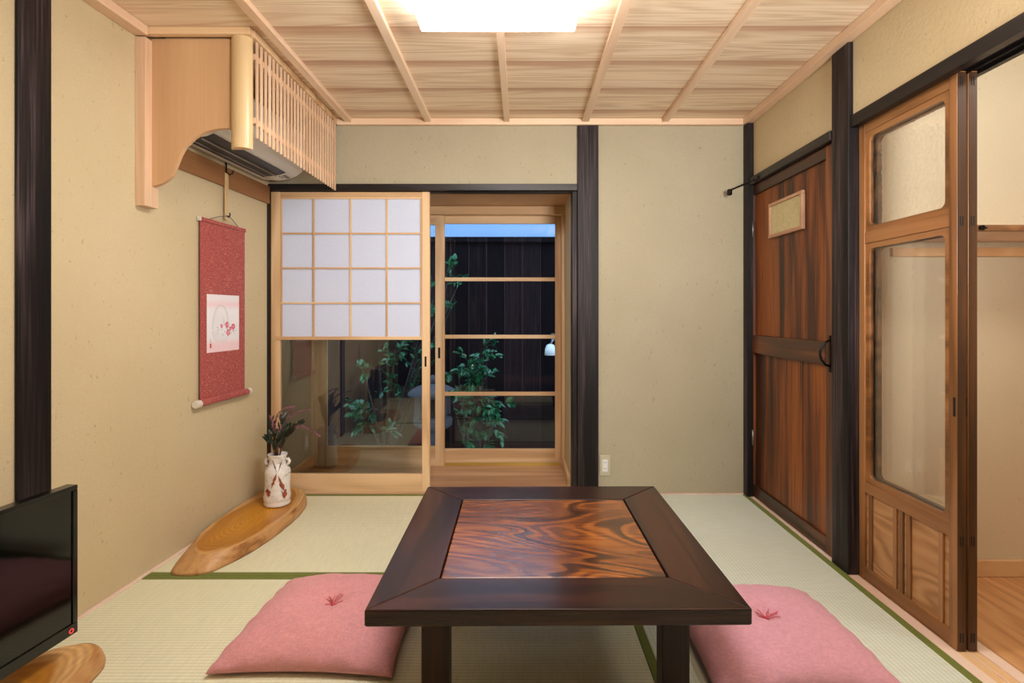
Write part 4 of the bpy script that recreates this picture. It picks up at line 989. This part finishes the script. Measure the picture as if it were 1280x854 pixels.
# ------------------------------------------------------------------ floor cushions
def zabuton(label, cx, cy, rotz, half, mat, seed):
    R = Matrix.Rotation(rotz, 3, 'Z'); n = 72
    t = thing('floor_cushion', label, 'cushion', (cx, cy, 0), group='pink floor cushions beside the low table')
    def surf(u, v, side):
        e = (max(0, 1-u*u)**.42)*(max(0, 1-v*v)**.42)
        x = half*u*(1-.055*(1-v*v)); y = half*v*(1-.055*(1-u*u))
        nz = noise.noise(Vector((u*2.2+seed, v*2.2, seed)))
        seam = .028 - .012*(u*u*v*v)
        if side > 0:
            r = math.hypot(u, v)
            z = seam + .082*e*(1+.10*nz)
            z -= .030*math.exp(-(r/.13)**2) + .012*math.exp(-(r/.42)**2)
            a = math.atan2(v, u)
            z += .0022*math.sin(a*9+seed)*math.exp(-((r-.22)/.16)**2)
            edge = max(abs(u), abs(v))
            z += .0035*noise.noise(Vector((u*9, v*9, seed+3)))*e
            z += .004*math.sin(18*(u if abs(v) > abs(u) else v)+3*nz)*math.exp(-((1-edge)/.10)**2)*min(1, (1-edge)/.03+.1)
        else:
            z = max(.0022, seam - .05*e)
        p = R @ Vector((x, y, 0)); return (cx+p.x, cy+p.y, z)
    vs = []; fs = []
    def warpu(i):   # finer rows near the edges
        s = i/n*2-1; return math.sin(s*PI/2)
    idx = {}
    for side in (1, -1):
        for i in range(n+1):
            for j in range(n+1):
                if side < 0 and (i in (0, n) or j in (0, n)): idx[(side, i, j)] = idx[(1, i, j)]; continue
                idx[(side, i, j)] = len(vs); vs.append(surf(warpu(i), warpu(j), side))
        for i in range(n):
            for j in range(n):
                q = (idx[(side, i, j)], idx[(side, i+1, j)], idx[(side, i+1, j+1)], idx[(side, i, j+1)])
                fs.append(q if side > 0 else q[::-1])
    mesh_obj('cover', B().add(vs, fs), mat, t, smooth=True)
    zc = .028+.082-.042; r = random.Random(seed); b = B()
    for k in range(12):
        a = r.uniform(0, 2*PI); L = r.uniform(.025, .055)
        P = [Vector((cx, cy, zc+.003))]
        for s in (.35, .7, 1.0):
            a += r.uniform(-.35, .35); P.append(Vector((cx+math.cos(a)*L*s, cy+math.sin(a)*L*s, zc+.006+.016*s+r.uniform(0, .004))))
        b.tube(P, .0011, 5)
    b.lathe([(.003, 0), (.006, .004), (.006, .009), (.002, .012)], (cx, cy, zc), 10)
    mesh_obj('centre_tassel', b, M['thread'], t)
    return t
zabuton('rose-pink floor cushion left of the low table', -.635, 1.835, math.radians(-1.5), .272, M['pink_a'], 3)
zabuton('dusty-pink floor cushion right of the low table', .795, 1.755, math.radians(1.5), .268, M['pink_b'], 8)

# ------------------------------------------------------------------ television
tvx, tvy = X(97.5, 1.60), 1.60
ang = math.atan(.097)
Mt = Matrix.Translation((tvx, tvy, 0)) @ Matrix.Rotation(-ang, 4, 'Z')   # local -y runs toward the viewer, +x faces the room
tv = thing('television', 'black flat television standing on a wood slab at the left', 'television', (tvx-.05, 1.24, .057))
W = .735; zb, zt = .122, .556
def T(b): b.v = [Mt @ v for v in b.v]; return b
bz = B().box(-.035, 0, -W, 0, zb, zb+.032).box(-.035, 0, -W, 0, zt-.014, zt).box(-.035, 0, -.016, 0, zb+.032, zt-.014).box(-.035, 0, -W, -W+.016, zb+.032, zt-.014)
fr_ = mesh_obj('bezel', T(bz), M['bezel'], tv, .002)
mesh_obj('screen', T(box(-.03, -.004, -W+.016, -.016, zb+.032, zt-.014)), M['screen'], tv)
mesh_obj('back_cover', T(box(-.075, -.0352, -W+.08, -.08, zb+.04, zt-.08)), M['bezel'], tv, .012)
b = B(); ringv = []
b.tube([(.0012, -.022+.006*math.cos(2*PI*k/16), zb+.014+.006*math.sin(2*PI*k/16)) for k in range(17)], .0015, 6)
mesh_obj('power_ring', T(b), M['led'], fr_)
mesh_obj('neck', T(box(-.05, -.022, -W/2-.06, -W/2+.06, .064, zb+.03)), M['bezel'], tv, .003)
mesh_obj('foot', T(box(-.13, .04, -W/2-.18, -W/2+.18, .0588, .070)), M['bezel'], tv, .004)

# ------------------------------------------------------------------ light, sky, camera
w_ = bpy.data.worlds.new('dusk'); S.world = w_; w_.use_nodes = True
bg = w_.node_tree.nodes['Background']; bg.inputs[0].default_value = (.5, .72, 1, 1); bg.inputs[1].default_value = 3.2
def area(name, loc, size, energy, col, target):
    l = bpy.data.lights.new(name, 'AREA'); l.energy = energy; l.color = col; l.size = size; l.spread = math.radians(125)
    o = bpy.data.objects.new(name, l); C.objects.link(o); o.location = loc
    o.rotation_euler = (Vector(target)-Vector(loc)).to_track_quat('-Z', 'Y').to_euler(); return o
area('added_ceiling_fill', (1.0, -.15, 1.45), .6, 46, (1, .965, .93), (.25, 2.0, 2.6))  # added fill light behind the viewer, aimed up to brighten the ceiling

cam = bpy.data.cameras.new('camera'); co = bpy.data.objects.new('camera', cam); C.objects.link(co); S.camera = co
co.location = (0, 0, H); co.rotation_euler = (PI/2, 0, 0)
cam.sensor_width = 36; cam.lens = F/1280*36; cam.shift_x = (640-VX)/1280; cam.shift_y = (VY-427)/1280
cam.clip_start = .02
v = S.view_settings; v.view_transform = 'Standard'; v.look = 'None'; v.gamma = 1; v.exposure = 0; v.use_curve_mapping = False
